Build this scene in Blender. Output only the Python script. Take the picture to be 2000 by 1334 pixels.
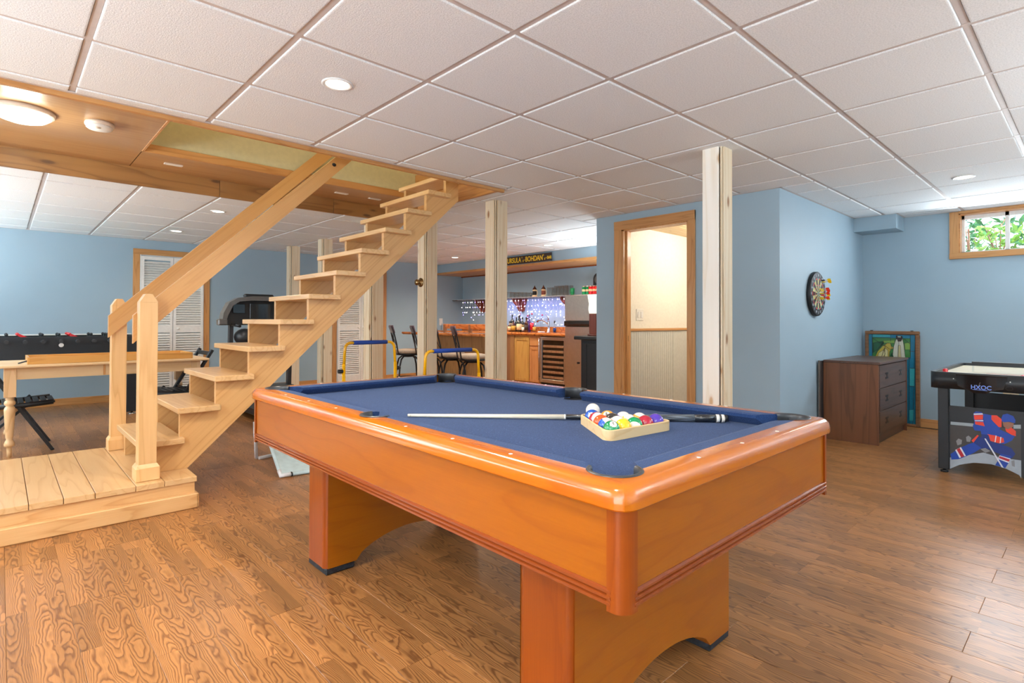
import bpy, math, random
from mathutils import Vector, Matrix, Euler
random.seed(7)
for o in list(bpy.data.objects): bpy.data.objects.remove(o)
SC = bpy.context.scene
COL = SC.collection
PI = math.pi

# ------------------------------------------------------------------ camera
cam = bpy.data.cameras.new('camera'); co = bpy.data.objects.new('camera', cam); COL.objects.link(co)
Rv = Vector((0.731694, -0.681627, 0.002754)); Uv = Vector((-0.00981, -0.006491, 0.999931)); Fv = Vector((0.681562, 0.731671, 0.011436))
m = Matrix.Identity(4)
for i in range(3):
    m[i][0] = Rv[i]; m[i][1] = Uv[i]; m[i][2] = -Fv[i]
m[0][3], m[1][3], m[2][3] = 0, 0, 1.11
co.matrix_world = m
cam.sensor_width = 36; cam.sensor_fit = 'HORIZONTAL'
cam.lens = 1074.7 / 2000 * 36
cam.shift_y = (614.8 - 667) / 2000
cam.clip_start = 0.02; cam.clip_end = 100
SC.camera = co

# ------------------------------------------------------------------ world, light, exposure
def lin(c):
    c = c / 255
    return c / 12.92 if c <= 0.04045 else ((c + 0.055) / 1.055) ** 2.4
def C(r, g, b): return (lin(r), lin(g), lin(b), 1)
w = bpy.data.worlds.new('World'); SC.world = w; w.use_nodes = True
nt = w.node_tree; bg = nt.nodes['Background']
sky = nt.nodes.new('ShaderNodeTexSky'); sky.sky_type = 'NISHITA'; sky.sun_disc = False; sky.sun_elevation = math.radians(50)
sky.sun_rotation = math.radians(200); sky.air_density = 1.0; sky.dust_density = 2.0
nt.links.new(sky.outputs[0], bg.inputs[0]); bg.inputs[1].default_value = 1.3
SC.view_settings.view_transform = 'Standard'; SC.view_settings.look = 'None'
SC.view_settings.exposure = 0.0; SC.view_settings.gamma = 1.0; SC.view_settings.use_curve_mapping = False

def area(name, loc, to, sx, sy, power, col):
    l = bpy.data.lights.new(name, 'AREA'); l.shape = 'RECTANGLE'; l.size = sx; l.size_y = sy; l.energy = power; l.color = col
    o = bpy.data.objects.new(name, l); COL.objects.link(o); o.location = loc
    o.rotation_euler = (Vector(to) - Vector(loc)).to_track_quat('-Z', 'Y').to_euler()
    return o
def spot(name, loc, power, col, ang=150, blend=0.6, r=0.05):
    l = bpy.data.lights.new(name, 'SPOT'); l.energy = power; l.color = col; l.spot_size = math.radians(ang); l.spot_blend = blend; l.shadow_soft_size = r
    o = bpy.data.objects.new(name, l); COL.objects.link(o); o.location = loc
    return o
def point(name, loc, power, col, r=0.05):
    l = bpy.data.lights.new(name, 'POINT'); l.energy = power; l.color = col; l.shadow_soft_size = r
    o = bpy.data.objects.new(name, l); COL.objects.link(o); o.location = loc
    return o
DAY = (1.0, 0.98, 0.96); WARM = (1.0, 0.86, 0.70)
# area lights on the unseen walls, added as daylight where no openings are built
area('added_left_fill', (-2.45, 0.3, 1.15), (3, 0.9, 1.1), 2.6, 2.0, 95, (1.0, 1.0, 1.0))  # added fill from the left, no patio door is known there
area('added_rear_fill', (2.2, -2.4, 1.3), (2.6, 3, 1.5), 3.2, 1.6, 18, (0.97, 0.99, 1.0))  # added fill from behind the camera, no window is known there
area('left_window_daylight', (-2.45, 6.8, 1.3), (3, 7.2, 1.5), 2.4, 1.4, 70, (0.86, 0.94, 1.0))
area('left_hopper_window_daylight', (-2.45, 4.3, 1.6), (3, 4.0, .8), 2.6, .6, 40, (0.92, 0.97, 1.0))
area('right_window_daylight', (7.05, 0.63, 1.95), (3.5, 0.3, 0.9), 0.8, 0.36, 22, (0.84, 0.93, 1.0))
# upward area lights added out of view to brighten the ceiling, no lamp bodies
for x_, y_, p_ in ((-1.2, -1.2, 130), (3.6, -1.6, 95), (-1.9, 2.2, 100), (-1.8, 6.2, 95), (-1.5, 8.4, 60), (6.4, -1.4, 36), (6.3, 4.3, 50)):
    area('added_uplight', (x_, y_, 1.25), (x_ + .01, y_, 3), .5, .5, p_, (0.86, 0.95, 1.0))
sun = bpy.data.lights.new('sun', 'SUN'); sun.energy = 7; sun.angle = 0.01; so = bpy.data.objects.new('sun', sun); COL.objects.link(so)
so.rotation_euler = (math.radians(38), math.radians(10), math.radians(10))

# ------------------------------------------------------------------ materials
MATS = {}
def new(name):
    mt = bpy.data.materials.new(name); mt.use_nodes = True
    MATS[name] = mt
    return mt, mt.node_tree, mt.node_tree.nodes['Principled BSDF']
def N(t, k, **kw):
    n = t.nodes.new(k)
    for a, b in kw.items(): setattr(n, a, b)
    return n
def L(t, a, b): t.links.new(a, b)
def Mth(t, op, a, b=None, c=None):
    n = N(t, 'ShaderNodeMath', operation=op)
    for i, x in enumerate((a, b, c)):
        if x is None: continue
        if isinstance(x, (int, float)): n.inputs[i].default_value = x
        else: L(t, x, n.inputs[i])
    return n.outputs[0]
def ramp(t, fac, stops, interp='LINEAR'):
    r = N(t, 'ShaderNodeValToRGB'); r.color_ramp.interpolation = interp
    e = r.color_ramp.elements
    while len(e) > 1: e.remove(e[-1])
    e[0].position = stops[0][0]; e[0].color = stops[0][1]
    for p, c in stops[1:]:
        k = e.new(p); k.color = c
    L(t, fac, r.inputs[0]); return r.outputs[0]
def mixc(t, fac, a, b, mode='MIX'):
    n = N(t, 'ShaderNodeMix', data_type='RGBA', blend_type=mode)
    if isinstance(fac, (int, float)): n.inputs[0].default_value = fac
    else: L(t, fac, n.inputs[0])
    for i, x in ((6, a), (7, b)):
        if isinstance(x, tuple): n.inputs[i].default_value = x
        else: L(t, x, n.inputs[i])
    return n.outputs[2]
def bump(t, b, h, strength, dist=0.01):
    n = N(t, 'ShaderNodeBump'); n.inputs['Strength'].default_value = strength; n.inputs['Distance'].default_value = dist
    L(t, h, n.inputs['Height']); L(t, n.outputs[0], b.inputs['Normal'])
def plain(name, col, rough=0.5, metal=0.0, noise=0.0, nscale=30, bmp=0.0, bscale=200, coat=0.0, emit=0.0, spec=0.5, sheen=0.0):
    mt, t, b = new(name)
    b.inputs['Base Color'].default_value = col; b.inputs['Roughness'].default_value = rough; b.inputs['Metallic'].default_value = metal
    b.inputs['Coat Weight'].default_value = coat; b.inputs['Specular IOR Level'].default_value = spec; b.inputs['Sheen Weight'].default_value = sheen
    tc = N(t, 'ShaderNodeTexCoord')
    n = N(t, 'ShaderNodeTexNoise'); n.inputs['Scale'].default_value = nscale; L(t, tc.outputs['Object'], n.inputs['Vector'])
    amt = noise if noise else 0.04
    c = ramp(t, n.outputs[0], [(0.3, tuple(x * (1 - amt) for x in col[:3]) + (1,)), (0.7, tuple(min(1, x * (1 + amt)) for x in col[:3]) + (1,))])
    L(t, c, b.inputs['Base Color'])
    if bmp:
        n2 = N(t, 'ShaderNodeTexNoise'); n2.inputs['Scale'].default_value = bscale; n2.inputs['Detail'].default_value = 3
        L(t, tc.outputs['Object'], n2.inputs['Vector']); bump(t, b, n2.outputs[0], bmp, 0.004)
    if emit:
        b.inputs['Emission Color'].default_value = col; b.inputs['Emission Strength'].default_value = emit
    return mt
def wood(name, light, dark, axis='y', across=9, along=1.0, rings=9, rough=0.4, coat=0.0, knots=0, tone=0.08, fibre=0.12, sharp=0.5, kcol=None, bmp=0.1):
    mt, t, b = new(name)
    tc = N(t, 'ShaderNodeTexCoord'); oi = N(t, 'ShaderNodeObjectInfo')
    off = Mth(t, 'MULTIPLY', oi.outputs['Random'], 61.0)
    cx = N(t, 'ShaderNodeCombineXYZ'); L(t, off, cx.inputs[0]); L(t, Mth(t, 'MULTIPLY', off, 1.7), cx.inputs[1]); L(t, Mth(t, 'MULTIPLY', off, 0.6), cx.inputs[2])
    add = N(t, 'ShaderNodeVectorMath', operation='ADD'); L(t, tc.outputs['Object'], add.inputs[0]); L(t, cx.outputs[0], add.inputs[1])
    def scaled(a, l):
        s = {'x': (l, a, a), 'y': (a, l, a), 'z': (a, a, l), 'd': (l, a, a)}[axis]
        src = add.outputs[0]
        if axis == 'd':
            ro = N(t, 'ShaderNodeVectorRotate', rotation_type='Y_AXIS'); L(t, src, ro.inputs[0]); ro.inputs['Angle'].default_value = math.radians(43); src = ro.outputs[0]
        mp = N(t, 'ShaderNodeVectorMath', operation='MULTIPLY'); L(t, src, mp.inputs[0]); mp.inputs[1].default_value = s
        return mp.outputs[0]
    n = N(t, 'ShaderNodeTexNoise'); n.inputs['Scale'].default_value = 1.0; n.inputs['Detail'].default_value = 1.5; n.inputs['Roughness'].default_value = 0.45
    L(t, scaled(across, along), n.inputs['Vector'])
    fr = Mth(t, 'FRACT', Mth(t, 'MULTIPLY', n.outputs[0], rings))
    band = ramp(t, fr, [(0.0, (0, 0, 0, 1)), (sharp * 0.5, (0.75, 0.75, 0.75, 1)), (sharp, (1, 1, 1, 1)), (0.93, (0.8, 0.8, 0.8, 1)), (1.0, (0, 0, 0, 1))])
    f = N(t, 'ShaderNodeTexNoise'); f.inputs['Scale'].default_value = 1.0; f.inputs['Detail'].default_value = 3
    L(t, scaled(across * 22, along * 5), f.inputs['Vector'])
    fac = Mth(t, 'ADD', Mth(t, 'MULTIPLY', band, 1 - fibre * 2), Mth(t, 'MULTIPLY', f.outputs[0], fibre * 2))
    c = mixc(t, fac, dark, light)
    hv = N(t, 'ShaderNodeHueSaturation'); L(t, c, hv.inputs['Color'])
    L(t, Mth(t, 'ADD', Mth(t, 'MULTIPLY', oi.outputs['Random'], tone * 2), 1 - tone), hv.inputs['Value'])
    out = hv.outputs[0]
    if knots:
        v = N(t, 'ShaderNodeTexVoronoi'); v.inputs['Scale'].default_value = 1.0
        L(t, scaled(9.0, 2.4 * knots), v.inputs['Vector'])
        k = ramp(t, v.outputs['Distance'], [(0.0, (1, 1, 1, 1)), (0.10, (0.8, 0.8, 0.8, 1)), (0.14, (0.25, 0.25, 0.25, 1)), (0.20, (0, 0, 0, 1))])
        out = mixc(t, k, out, kcol or C(150, 98, 52))
    L(t, out, b.inputs['Base Color']); b.inputs['Roughness'].default_value = rough; b.inputs['Coat Weight'].default_value = coat; b.inputs['Coat Roughness'].default_value = 0.12
    if bmp: bump(t, b, f.outputs[0], bmp, 0.002)
    return mt

wall = plain('wall_paint_blue', C(156, 179, 193), 0.55, noise=0.015, nscale=3, bmp=0.06, bscale=260)
cream = plain('wall_paint_cream', C(240, 236, 224), 0.6, bmp=0.04)
olive = plain('wall_paint_khaki', C(206, 198, 160), 0.6, bmp=0.04)
white = plain('white_paint', C(232, 232, 230), 0.4)
tbar = plain('ceiling_grid_metal', C(205, 196, 192), 0.45)
slab_m = plain('ceiling_slab', C(150, 150, 150), 0.8)
# ceiling tile: fine pebbled surface
mt, t, b = new('ceiling_tile'); b.inputs['Roughness'].default_value = 0.85
tc = N(t, 'ShaderNodeTexCoord'); n = N(t, 'ShaderNodeTexNoise'); n.inputs['Scale'].default_value = 170; n.inputs['Detail'].default_value = 2; L(t, tc.outputs['Object'], n.inputs['Vector'])
L(t, ramp(t, n.outputs[0], [(0.35, C(222, 226, 228)), (0.6, C(238, 241, 243))]), b.inputs['Base Color']); bump(t, b, n.outputs[0], 0.45, 0.004)
tile_m = mt
# laminate floor plank: three printed strips side by side, each cut in random lengths
mt, t, b = new('floor_laminate')
tc = N(t, 'ShaderNodeTexCoord'); oi = N(t, 'ShaderNodeObjectInfo'); sp = N(t, 'ShaderNodeSeparateXYZ'); L(t, tc.outputs['Object'], sp.inputs[0])
rnd = Mth(t, 'MULTIPLY', oi.outputs['Random'], 50.0)
sid = Mth(t, 'FLOOR', Mth(t, 'DIVIDE', Mth(t, 'ADD', sp.outputs[0], 0.0905), 0.06034))
wn = N(t, 'ShaderNodeTexWhiteNoise', noise_dimensions='2D'); c2 = N(t, 'ShaderNodeCombineXYZ'); L(t, sid, c2.inputs[0]); L(t, rnd, c2.inputs[1]); L(t, c2.outputs[0], wn.inputs['Vector'])
seg = Mth(t, 'FLOOR', Mth(t, 'DIVIDE', Mth(t, 'ADD', sp.outputs[1], Mth(t, 'MULTIPLY', wn.outputs['Value'], 0.43)), 0.43))
c3 = N(t, 'ShaderNodeCombineXYZ'); L(t, sid, c3.inputs[0]); L(t, rnd, c3.inputs[1]); L(t, seg, c3.inputs[2])
w3 = N(t, 'ShaderNodeTexWhiteNoise', noise_dimensions='3D'); L(t, c3.outputs[0], w3.inputs['Vector'])
vm = N(t, 'ShaderNodeVectorMath', operation='MULTIPLY'); L(t, w3.outputs['Color'], vm.inputs[0]); vm.inputs[1].default_value = (40, 40, 40)
sc3 = N(t, 'ShaderNodeSeparateColor'); L(t, w3.outputs['Color'], sc3.inputs[0])
def scl(sx, sy):
    va = N(t, 'ShaderNodeVectorMath', operation='MULTIPLY_ADD'); L(t, tc.outputs['Object'], va.inputs[0]); va.inputs[1].default_value = (sx, sy, 1); L(t, vm.outputs[0], va.inputs[2]); return va.outputs[0]
n = N(t, 'ShaderNodeTexNoise'); n.inputs['Scale'].default_value = 1.0; n.inputs['Detail'].default_value = 2.2; n.inputs['Roughness'].default_value = 0.5; L(t, scl(16, 4.5), n.inputs['Vector'])
# growth rings cut as flat-sawn cathedrals: a parabola across the strip plus a slow drift along it
xl = Mth(t, 'SUBTRACT', Mth(t, 'FRACT', Mth(t, 'DIVIDE', Mth(t, 'ADD', sp.outputs[0], 0.0905), 0.06034)), Mth(t, 'ADD', Mth(t, 'MULTIPLY', sc3.outputs[0], 1.0), 0.0))
par = Mth(t, 'MULTIPLY', Mth(t, 'MULTIPLY', xl, xl), 9.0)
drift = Mth(t, 'MULTIPLY', sp.outputs[1], Mth(t, 'MULTIPLY', Mth(t, 'SUBTRACT', sc3.outputs[1], 0.5), 26.0))
ringv = Mth(t, 'ADD', Mth(t, 'ADD', par, drift), Mth(t, 'MULTIPLY', n.outputs[0], 6.5))
fr = Mth(t, 'FRACT', ringv)
n2 = N(t, 'ShaderNodeTexNoise'); n2.inputs['Scale'].default_value = 1.0; n2.inputs['Detail'].default_value = 3; L(t, scl(330, 12), n2.inputs['Vector'])
band = ramp(t, fr, [(0.0, (0.1, 0.1, 0.1, 1)), (0.10, (0.0, 0.0, 0.0, 1)), (0.30, (0.55, 0.55, 0.55, 1)), (0.6, (1, 1, 1, 1)), (0.9, (0.85, 0.85, 0.85, 1)), (1.0, (0.1, 0.1, 0.1, 1))])
fac = Mth(t, 'ADD', Mth(t, 'MULTIPLY', band, 0.62), Mth(t, 'MULTIPLY', n2.outputs[0], 0.42))
cc = mixc(t, fac, C(98, 58, 32), C(180, 126, 74))
hv = N(t, 'ShaderNodeHueSaturation'); L(t, cc, hv.inputs['Color']); L(t, Mth(t, 'ADD', Mth(t, 'MULTIPLY', w3.outputs['Value'], 0.42), 0.76), hv.inputs['Value'])
L(t, hv.outputs[0], b.inputs['Base Color']); b.inputs['Roughness'].default_value = 0.30; b.inputs['Specular IOR Level'].default_value = 0.35
bump(t, b, n2.outputs[0], 0.08, 0.002)
floor_m = mt

oak = wood('oak_stair', C(226, 182, 126), C(196, 142, 84), 'x', 10, 0.9, 7, 0.38, 0.15, fibre=0.22)
oak_y = wood('oak_stair_tread', C(228, 190, 138), C(206, 158, 102), 'y', 10, 0.8, 7, 0.32, 0.2, fibre=0.2)
oak_z = wood('oak_post', C(230, 188, 132), C(206, 158, 100), 'z', 12, 0.8, 6, 0.38, 0.15, fibre=0.2)
oak_d = wood('oak_rail', C(224, 170, 104), C(202, 146, 80), 'd', 20, 0.8, 5, 0.38, 0.2, fibre=0.3)
oak_s = wood('oak_stringer', C(226, 180, 120), C(196, 144, 84), 'd', 13, 0.6, 6, 0.4, 0.15, fibre=0.25, knots=0)
casing = wood('oak_casing', C(206, 150, 90), C(176, 118, 62), 'z', 14, 0.9, 6, 0.42, 0.1)
casing_h = wood('oak_casing_h', C(206, 150, 90), C(176, 118, 62), 'y', 14, 0.9, 6, 0.42, 0.1)
casing_x = wood('oak_casing_x', C(206, 150, 90), C(176, 118, 62), 'x', 14, 0.9, 6, 0.42, 0.1)
ply = wood('plywood_soffit', C(188, 146, 98), C(160, 114, 68), 'x', 10, 0.6, 6, 0.35, 0.3, fibre=0.3)
rustic = wood('rustic_oak_fascia', C(170, 122, 66), C(132, 90, 46), 'x', 8, 0.7, 6, 0.45, 0.1, knots=1.2, kcol=C(96, 66, 40))
pine = wood('pine_board', C(236, 220, 192), C(218, 192, 152), 'z', 12, 0.5, 6, 0.6, 0.0, knots=1.5, fibre=0.15)
pine_w = wood('pine_board_pale', C(246, 240, 230), C(234, 222, 202), 'z', 12, 0.5, 5, 0.6, 0.0, knots=1.5, fibre=0.15, kcol=C(196, 154, 104))
pine_t = wood('pine_table', C(226, 196, 152), C(208, 170, 120), 'x', 9, 0.6, 5, 0.45, 0.1)
pine_tz = wood('pine_table_leg', C(226, 192, 146), C(206, 166, 116), 'z', 9, 0.6, 5, 0.4, 0.2)
cherry = wood('cherry_veneer_x', C(166, 94, 4), C(146, 74, 3), 'x', 9, 1.4, 4, 0.38, 0.08, fibre=0.3, tone=0.03, bmp=0.03)
cherry_y = wood('cherry_veneer_y', C(168, 92, 4), C(148, 74, 3), 'y', 9, 1.4, 4, 0.38, 0.08, fibre=0.3, tone=0.03, bmp=0.03)
cherry_z = wood('cherry_veneer_z', C(152, 70, 6), C(128, 52, 4), 'z', 12, 1.2, 5, 0.3, 0.15, fibre=0.3, tone=0.03, bmp=0.03)
rail_x = wood('cherry_rail_x', C(206, 116, 16), C(180, 88, 6), 'x', 20, 1.0, 4, 0.16, 0.6, fibre=0.25, tone=0.02, bmp=0.0)
rail_y = wood('cherry_rail_y', C(206, 112, 16), C(180, 84, 6), 'y', 20, 1.0, 4, 0.16, 0.6, fibre=0.25, tone=0.02, bmp=0.0)
mould = wood('cherry_moulding', C(140, 64, 20), C(132, 57, 17), 'y', 20, 1.0, 4, 0.25, 0.4, bmp=0.0)
maple = wood('maple_rack', C(236, 208, 160), C(222, 184, 128), 'x', 14, 1.5, 4, 0.4)
walnut = wood('walnut_dresser', C(124, 76, 46), C(92, 54, 30), 'z', 12, 0.7, 5, 0.4, 0.15)
walnut_x = wood('walnut_drawer', C(96, 66, 52), C(74, 50, 38), 'x', 12, 0.8, 5, 0.4, 0.15)
framew = wood('picture_frame_wood', C(140, 98, 62), C(110, 72, 42), 'y', 20, 1.2, 5, 0.45)
live = wood('live_edge_slab', C(216, 134, 66), C(150, 74, 28), 'y', 7, 2.5, 7, 0.18, 0.5, knots=4, kcol=C(110, 52, 22))
yoak = wood('yellow_oak_cabinet', C(206, 160, 86), C(184, 134, 62), 'z', 12, 0.8, 6, 0.4)
ooak = wood('orange_oak_cabinet', C(214, 150, 92), C(192, 124, 68), 'z', 12, 0.8, 6, 0.4)
barw = wood('bar_front_panel', C(176, 128, 76), C(146, 100, 54), 'z', 9, 0.9, 7, 0.45)
traym = wood('game_tray_wood', C(216, 162, 86), C(196, 138, 62), 'x', 12, 0.9, 5, 0.35, 0.2)
brownp = wood('brown_panel', C(150, 106, 72), C(122, 82, 52), 'z', 12, 0.8, 5, 0.5)
boardz = wood('bath_ceiling_pine', C(232, 206, 160), C(216, 182, 130), 'x', 12, 0.6, 6, 0.5, knots=1.5)
darkred = wood('dark_red_wood', C(140, 66, 44), C(106, 44, 28), 'z', 14, 0.8, 4, 0.35, 0.3)
# billiard cloth
mt, t, b = new('billiard_cloth'); b.inputs['Roughness'].default_value = 0.95; b.inputs['Sheen Weight'].default_value = 0.08; b.inputs['Specular IOR Level'].default_value = 0.1
tc = N(t, 'ShaderNodeTexCoord'); n = N(t, 'ShaderNodeTexNoise'); n.inputs['Scale'].default_value = 420; n.inputs['Detail'].default_value = 2; L(t, tc.outputs['Object'], n.inputs['Vector'])
v = N(t, 'ShaderNodeTexVoronoi'); v.inputs['Scale'].default_value = 95; L(t, tc.outputs['Object'], v.inputs['Vector'])
base = ramp(t, n.outputs[0], [(0.3, C(26, 46, 86)), (0.7, C(54, 80, 128))])
sp_ = ramp(t, v.outputs['Distance'], [(0.0, (0.5, 0.5, 0.5, 1)), (0.10, (0.25, 0.25, 0.25, 1)), (0.16, (0, 0, 0, 1))])
sel = N(t, 'ShaderNodeSeparateColor'); L(t, v.outputs['Color'], sel.inputs[0]); g = Mth(t, 'GREATER_THAN', sel.outputs[0], 0.80)
L(t, mixc(t, Mth(t, 'MULTIPLY', sp_, g), base, C(190, 202, 226)), b.inputs['Base Color']); bump(t, b, n.outputs[0], 0.2, 0.002)
cloth = mt
black = plain('black_rubber', C(22, 23, 26), 0.45)
blackgloss = plain('black_gloss_plastic', C(14, 14, 17), 0.12, coat=0.5)
dkgrey = plain('dark_grey_plastic', C(44, 46, 50), 0.4)
bronze_grey = plain('bronze_grey_plastic', C(92, 88, 84), 0.3, coat=0.3)
pocketm = plain('pocket_rim', C(58, 60, 64), 0.35, spec=0.6)
footm = plain('scuffed_foot_rubber', C(34, 38, 44), 0.6, noise=0.5, nscale=80)
navywood = plain('black_painted_wood', C(24, 30, 36), 0.45, bmp=0.08, bscale=90)
airblk = plain('air_hockey_black', C(28, 33, 38), 0.4)
chrome = plain('chrome', C(200, 200, 205), 0.12, 1.0)
steel = plain('stainless_steel', C(214, 206, 198), 0.3, 1.0)
brass = plain('antique_brass', C(150, 122, 84), 0.25, 1.0)
yellow = plain('yellow_tube', C(250, 186, 10), 0.25, coat=0.4)
bluefoam = plain('blue_foam', C(18, 66, 160), 0.6, bmp=0.1)
pvc = plain('white_pvc', C(226, 230, 235), 0.3)
netm = plain('pale_blue_fabric', C(190, 212, 216), 0.8, noise=0.08, nscale=20, bmp=0.2, bscale=60)
dotm = plain('pearl_dot', C(240, 236, 226), 0.3)
ivory = plain('ivory_shaft', C(238, 230, 208), 0.3, coat=0.3)
cueblk = plain('cue_butt', C(38, 40, 44), 0.25, coat=0.4)
# woven wrap
mt, t, b = new('cue_wrap'); b.inputs['Roughness'].default_value = 0.4
tc = N(t, 'ShaderNodeTexCoord'); wv = N(t, 'ShaderNodeTexChecker'); wv.inputs['Scale'].default_value = 260; wv.inputs[1].default_value = C(30, 32, 36); wv.inputs[2].default_value = C(120, 128, 138)
L(t, tc.outputs['Object'], wv.inputs[0]); L(t, wv.outputs[0], b.inputs['Base Color'])
wrapm = mt
red = plain('red_plastic', C(214, 32, 40), 0.3, coat=0.4)
greenp = plain('green_plastic', C(20, 140, 84), 0.3)
smoke = plain('off_white_plastic', C(226, 214, 200), 0.4)
seatm = plain('tan_fabric', C(176, 156, 136), 0.85, noise=0.1, nscale=60, bmp=0.2)
blkmetal = plain('black_metal', C(34, 31, 33), 0.35, 0.4)
plum = plain('brown_leather_plum', C(84, 60, 74), 0.3, noise=0.15, nscale=20)
airsurf = plain('air_surface', C(222, 210, 184), 0.3, noise=0.05, nscale=5)
darkglass = plain('dark_glass', C(16, 15, 17), 0.06, coat=0.6)
lamp_on = plain('lamp_glow', C(255, 246, 226), 0.4, emit=14)
dome_on = plain('dome_glow', C(250, 255, 240), 0.4, emit=5)
bulbm = plain('fairy_bulb_white', C(255, 240, 235), 0.4, emit=9)
bulbv = plain('fairy_bulb_violet', C(150, 140, 255), 0.4, emit=7)
wirem = plain('white_wire', C(226, 224, 240), 0.4)
leaf1 = plain('leaf_green', C(110, 150, 50), 0.5, noise=0.3, nscale=6)
leaf2 = plain('leaf_dark', C(60, 110, 56), 0.5, noise=0.3, nscale=6)
stone = plain('pale_stone', C(235, 232, 224), 0.8, noise=0.06, nscale=4, bmp=0.3, bscale=30)
soil = plain('gravel', C(206, 200, 186), 0.9, noise=0.2, nscale=40, bmp=0.5, bscale=40)
outletm = plain('outlet_plate', C(236, 234, 228), 0.35)
outletc = plain('outlet_cream', C(216, 198, 160), 0.4)
signb = plain('sign_brown', C(58, 40, 34), 0.5)
signy = plain('sign_yellow', C(244, 204, 40), 0.5)
logob = plain('logo_blue', C(110, 140, 220), 0.4)
graym = plain('bead_grey', C(204, 204, 198), 0.5)
gratem = plain('louvre_white', C(238, 236, 230), 0.45)
def glass(name, col, rough=0.03, ior=1.45):
    mt, t, b = new(name); b.inputs['Base Color'].default_value = col; b.inputs['Roughness'].default_value = rough
    b.inputs['Transmission Weight'].default_value = 1.0; b.inputs['IOR'].default_value = ior
    return mt
def thinglass(name, col):
    mt, t, b = new(name); out = t.nodes['Material Output']; tr = N(t, 'ShaderNodeBsdfTransparent'); tr.inputs[0].default_value = col
    gl = N(t, 'ShaderNodeBsdfGlossy'); gl.inputs['Roughness'].default_value = .05; fz = N(t, 'ShaderNodeLayerWeight'); fz.inputs[0].default_value = .35
    mx = N(t, 'ShaderNodeMixShader'); L(t, Mth(t, 'MULTIPLY', fz.outputs['Facing'], .45), mx.inputs[0]); L(t, tr.outputs[0], mx.inputs[1]); L(t, gl.outputs[0], mx.inputs[2]); L(t, mx.outputs[0], out.inputs[0])
    t.nodes.remove(b); return mt
clear = thinglass('clear_glass', (0.93, 0.95, 0.96, 1))
winglass = thinglass('window_glass', (0.98, 0.99, 0.99, 1))
def PM(nm, r, g, b_, rough=0.35): return plain(nm, C(r, g, b_), rough)
HC = {'crowd': PM('print_crowd', 62, 60, 60), 'strip': PM('print_strip', 150, 160, 166), 'ice': PM('print_ice', 160, 170, 180), 'crowd2': PM('print_figures', 130, 132, 134),
      'blue': PM('print_blue', 20, 66, 160), 'dblue': PM('print_dark_blue', 16, 48, 120), 'orange': PM('print_orange', 226, 66, 44), 'white': PM('print_white', 220, 226, 236),
      'red': PM('print_red', 178, 38, 52), 'skin': PM('print_skin', 140, 96, 76),
      'sgblue': PM('glass_blue', 40, 120, 150, 0.15), 'sgteal': PM('glass_teal', 60, 160, 170, 0.15), 'sggreen': PM('glass_green', 70, 130, 70, 0.15), 'sgdgreen': PM('glass_dark_green', 40, 92, 60, 0.15),
      'sglime': PM('glass_lime', 130, 170, 80, 0.15), 'sggold': PM('glass_gold', 190, 170, 70, 0.15), 'sgcream': PM('glass_cream', 216, 206, 150, 0.15), 'sgwhite': PM('glass_white', 206, 206, 186, 0.15), 'sgdark': PM('glass_umber', 70, 56, 50, 0.15)}
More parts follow.
